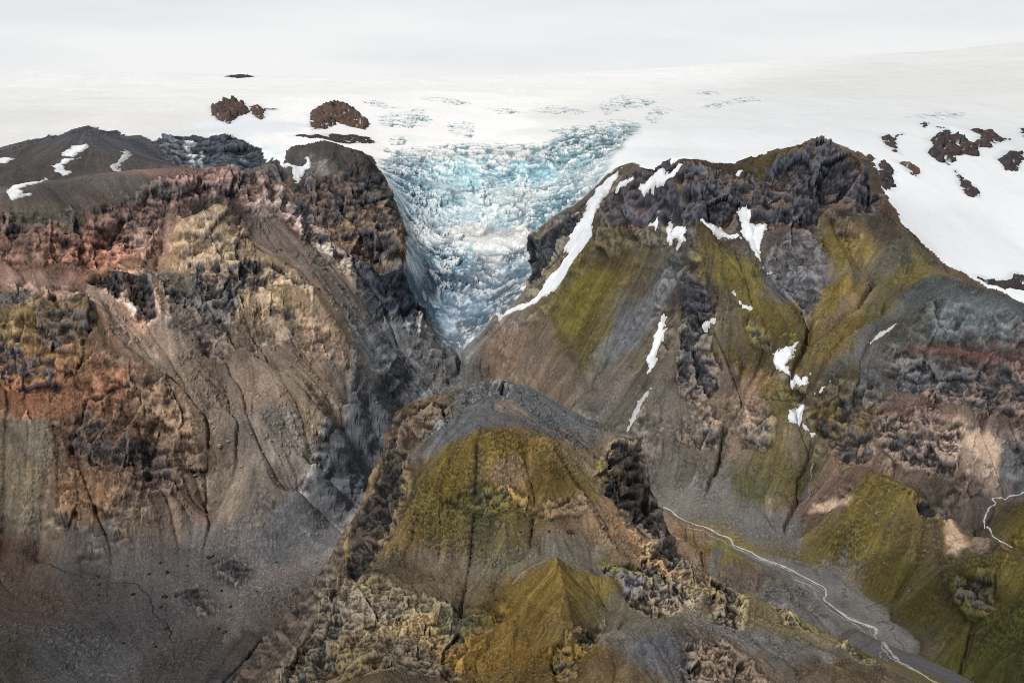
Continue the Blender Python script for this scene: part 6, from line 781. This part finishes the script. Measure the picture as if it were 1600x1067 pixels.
# ---------------------------------------------------------------- running water
def zat(x,y): return float(bil(H,*[np.array(v) for v in rc(x,y)]))
M_river=plain_mat('milky_meltwater',lin((172,168,161)),.35,.18,6); M_brook=plain_mat('white_water',lin((168,171,173)),.4,.4,3); M_dark=plain_mat('dark_water',lin((38,41,46)),.5,.2,9,.15); M_braid=plain_mat('shallow_braid_water',lin((134,132,130)),.5,.3,3); M_rill=plain_mat('stony_rill',lin((92,94,98)),.6,.6,3)
def ribbon(name,line,w0,mat,lift,seed,wvar=.45,wig=2.):
    p=np.array(line,float); s=np.concatenate([[0],np.cumsum(np.hypot(*np.diff(p,axis=0).T))]); n=int(s[-1]/2.)
    t=np.linspace(0,s[-1],n); c=np.stack([np.interp(t,s,p[:,0]),np.interp(t,s,p[:,1])],1)
    k=np.hanning(9); k/=k.sum(); cp=np.pad(c,((4,4),(0,0)),mode='edge'); c=np.stack([np.convolve(cp[:,i],k,'valid') for i in (0,1)],1)
    tan=np.gradient(c,axis=0); tan/=np.linalg.norm(tan,axis=1)[:,None]+1e-9; nn=np.stack([-tan[:,1],tan[:,0]],1)
    tt=t.astype(f4); z0=np.zeros_like(tt)
    wob=fbm2(tt,z0+seed,26,3,seed)*wig; wd=w0*(1+wvar*fbm2(tt,z0+seed+9,18,3,seed+3)*1.6)
    c=c+nn*wob[:,None]; V=[];Fc=[]
    for a in range(5):
        o=c+nn*((a/4-.5)*wd)[:,None]; V.append(o)
    V=np.stack(V,1); i,j=rc(V[...,0],V[...,1]); z=bil(H,i,j)+lift-np.where((np.arange(5)==0)|(np.arange(5)==4),lift*1.6,0)[None]
    V=np.concatenate([V,z[...,None]],-1).reshape(-1,3); id_=np.arange(n*5).reshape(n,5)
    fq=np.stack([id_[:-1,:-1],id_[:-1,1:],id_[1:,1:],id_[1:,:-1]],2).reshape(-1,4)[:,::-1]
    return build(name,V,fq,None,mat)
rv=ribbon('river',D['river2'],3.2,M_river,.7,3,1.1,4.)
def shifted(line,off,seed):
    p=np.array(line,float); t=np.gradient(p,axis=0); t/=np.linalg.norm(t,axis=1)[:,None]; k=np.arange(len(p)).astype(f4)
    return p+np.stack([t[:,1],-t[:,0]],1)*(off*(.35+.9*fbm2(k,k*0+seed,3.7,2,seed)))[:,None]
for off,a0,a1,w_r in ((11,6,15,1.6),(22,3,12,1.3),(-9,14,22,1.5),(34,9,24,1.1),(16,17,25,1.5)):
    br=ribbon('braid',shifted(D['river2'],off,40+off)[a0:a1],w_r,M_braid,.5,50+off,1.,5.); br.parent=rv
tag(rv,'milky pale river winding down the grey gravel riverbed','river',None,'structure')
tag(ribbon('stream',D['brook'],1.9,M_brook,.8,13,1.,4.),'white water stream in the bowl behind the mossy spur','stream',None,'structure')
tag(ribbon('stream',D['rill'],2.2,M_rill,.7,23,1.,5.),'stony rill dropping from the hook shaped snow gully to the riverbed','stream',None,'structure')
tag(ribbon('stream',D['vstream'],1.7,M_dark,.6,33,1.1,7.),'thin dark stream crossing the dusty valley floor below the pond','stream',None,'structure')
pp=np.array(D['pond2']); zc=min(zat(*a) for a in pp)+1.2
pc=pp.mean(0); a_=np.linspace(0,2*np.pi,96,endpoint=False)
dense=np.concatenate([np.linspace(pp[i],pp[(i+1)%len(pp)],9)[:-1] for i in range(len(pp))]); dense=dense+(np.roll(dense,1,0)-dense)*.2
PV=np.concatenate([np.column_stack([pc+(dense-pc)*1.04,np.full(len(dense),zc)]),[[pc[0],pc[1],zc]]]); n_=len(dense)
PF=np.array([[i,(i+1)%n_,n_] for i in range(n_)])
tag(build('pond',PV,PF,None,M_dark,None,False),'small black pond at the foot of the scree beside the dark stream','pond',None,'structure')
# ---------------------------------------------------------------- camera, light, sky
cam=bpy.data.cameras.new('camera'); cam.lens=35; cam.sensor_width=36; cam.clip_start=1; cam.clip_end=60000
co=bpy.data.objects.new('camera',cam); co.rotation_euler=(math.pi/2-math.radians(12.1),0,0); COLL.objects.link(co); scene.camera=co
SUN_EL,SUN_AZ=math.radians(51),math.radians(-132)     # azimuth from north, clockwise positive
sl=bpy.data.lights.new('sun','SUN'); sl.energy=3.4; sl.angle=math.radians(7); sl.color=(1,.97,.93)
so=bpy.data.objects.new('sun',sl); so.rotation_euler=(math.pi/2-SUN_EL,0,math.pi-SUN_AZ); COLL.objects.link(so)
w_=bpy.data.worlds.new('World'); scene.world=w_; w_.use_nodes=True; nt=w_.node_tree; ns=nt.nodes; lk=nt.links.new; bg=ns['Background']
sky=ns.new('ShaderNodeTexSky'); sky.sky_type='NISHITA'; sky.sun_disc=False; sky.sun_elevation=SUN_EL; sky.sun_rotation=SUN_AZ
sc_=ns.new('ShaderNodeVectorMath'); sc_.operation='SCALE'; sc_.inputs['Scale'].default_value=.1; lk(sky.outputs['Color'],sc_.inputs[0])
tcw=ns.new('ShaderNodeTexCoord'); mp=ns.new('ShaderNodeMapping'); mp.inputs['Scale'].default_value=(1.2,1.2,9); lk(tcw.outputs['Generated'],mp.inputs['Vector'])
nz=ns.new('ShaderNodeTexNoise'); nz.inputs['Scale'].default_value=1.6; nz.inputs['Detail'].default_value=5; nz.inputs['Roughness'].default_value=.55; lk(mp.outputs['Vector'],nz.inputs['Vector'])
cr_=ns.new('ShaderNodeValToRGB'); cr_.color_ramp.elements[0].position=.35; cr_.color_ramp.elements[1].position=.62
cr_.color_ramp.elements[0].color=(.80,.81,.83,1); cr_.color_ramp.elements[1].color=(.94,.94,.94,1); lk(nz.outputs['Fac'],cr_.inputs['Fac'])
# cloud deck: bright towards the horizon, unseen part overhead dimmed to cut fill light
sx=ns.new('ShaderNodeSeparateXYZ'); lk(tcw.outputs['Generated'],sx.inputs[0])
ov=ns.new('ShaderNodeMapRange'); ov.inputs['From Min'].default_value=.16; ov.inputs['From Max'].default_value=.60; ov.inputs['To Min'].default_value=1.; ov.inputs['To Max'].default_value=.22; lk(sx.outputs['Z'],ov.inputs['Value'])
dk_=ns.new('ShaderNodeVectorMath'); dk_.operation='SCALE'; lk(cr_.outputs['Color'],dk_.inputs[0]); lk(ov.outputs['Result'],dk_.inputs['Scale'])
mxw=ns.new('ShaderNodeMixRGB'); mxw.inputs['Fac'].default_value=.92; lk(sc_.outputs['Vector'],mxw.inputs['Color1']); lk(dk_.outputs['Vector'],mxw.inputs['Color2']); lk(mxw.outputs['Color'],bg.inputs['Color']); bg.inputs['Strength'].default_value=1
scene.view_settings.view_transform='Standard'; scene.view_settings.look='None'; scene.view_settings.exposure=0
scene.cycles.use_denoising=False; scene.cycles.filter_width=.95; scene.cycles.max_bounces=4; scene.cycles.diffuse_bounces=2
print('done %.1f'%(time.time()-T0))
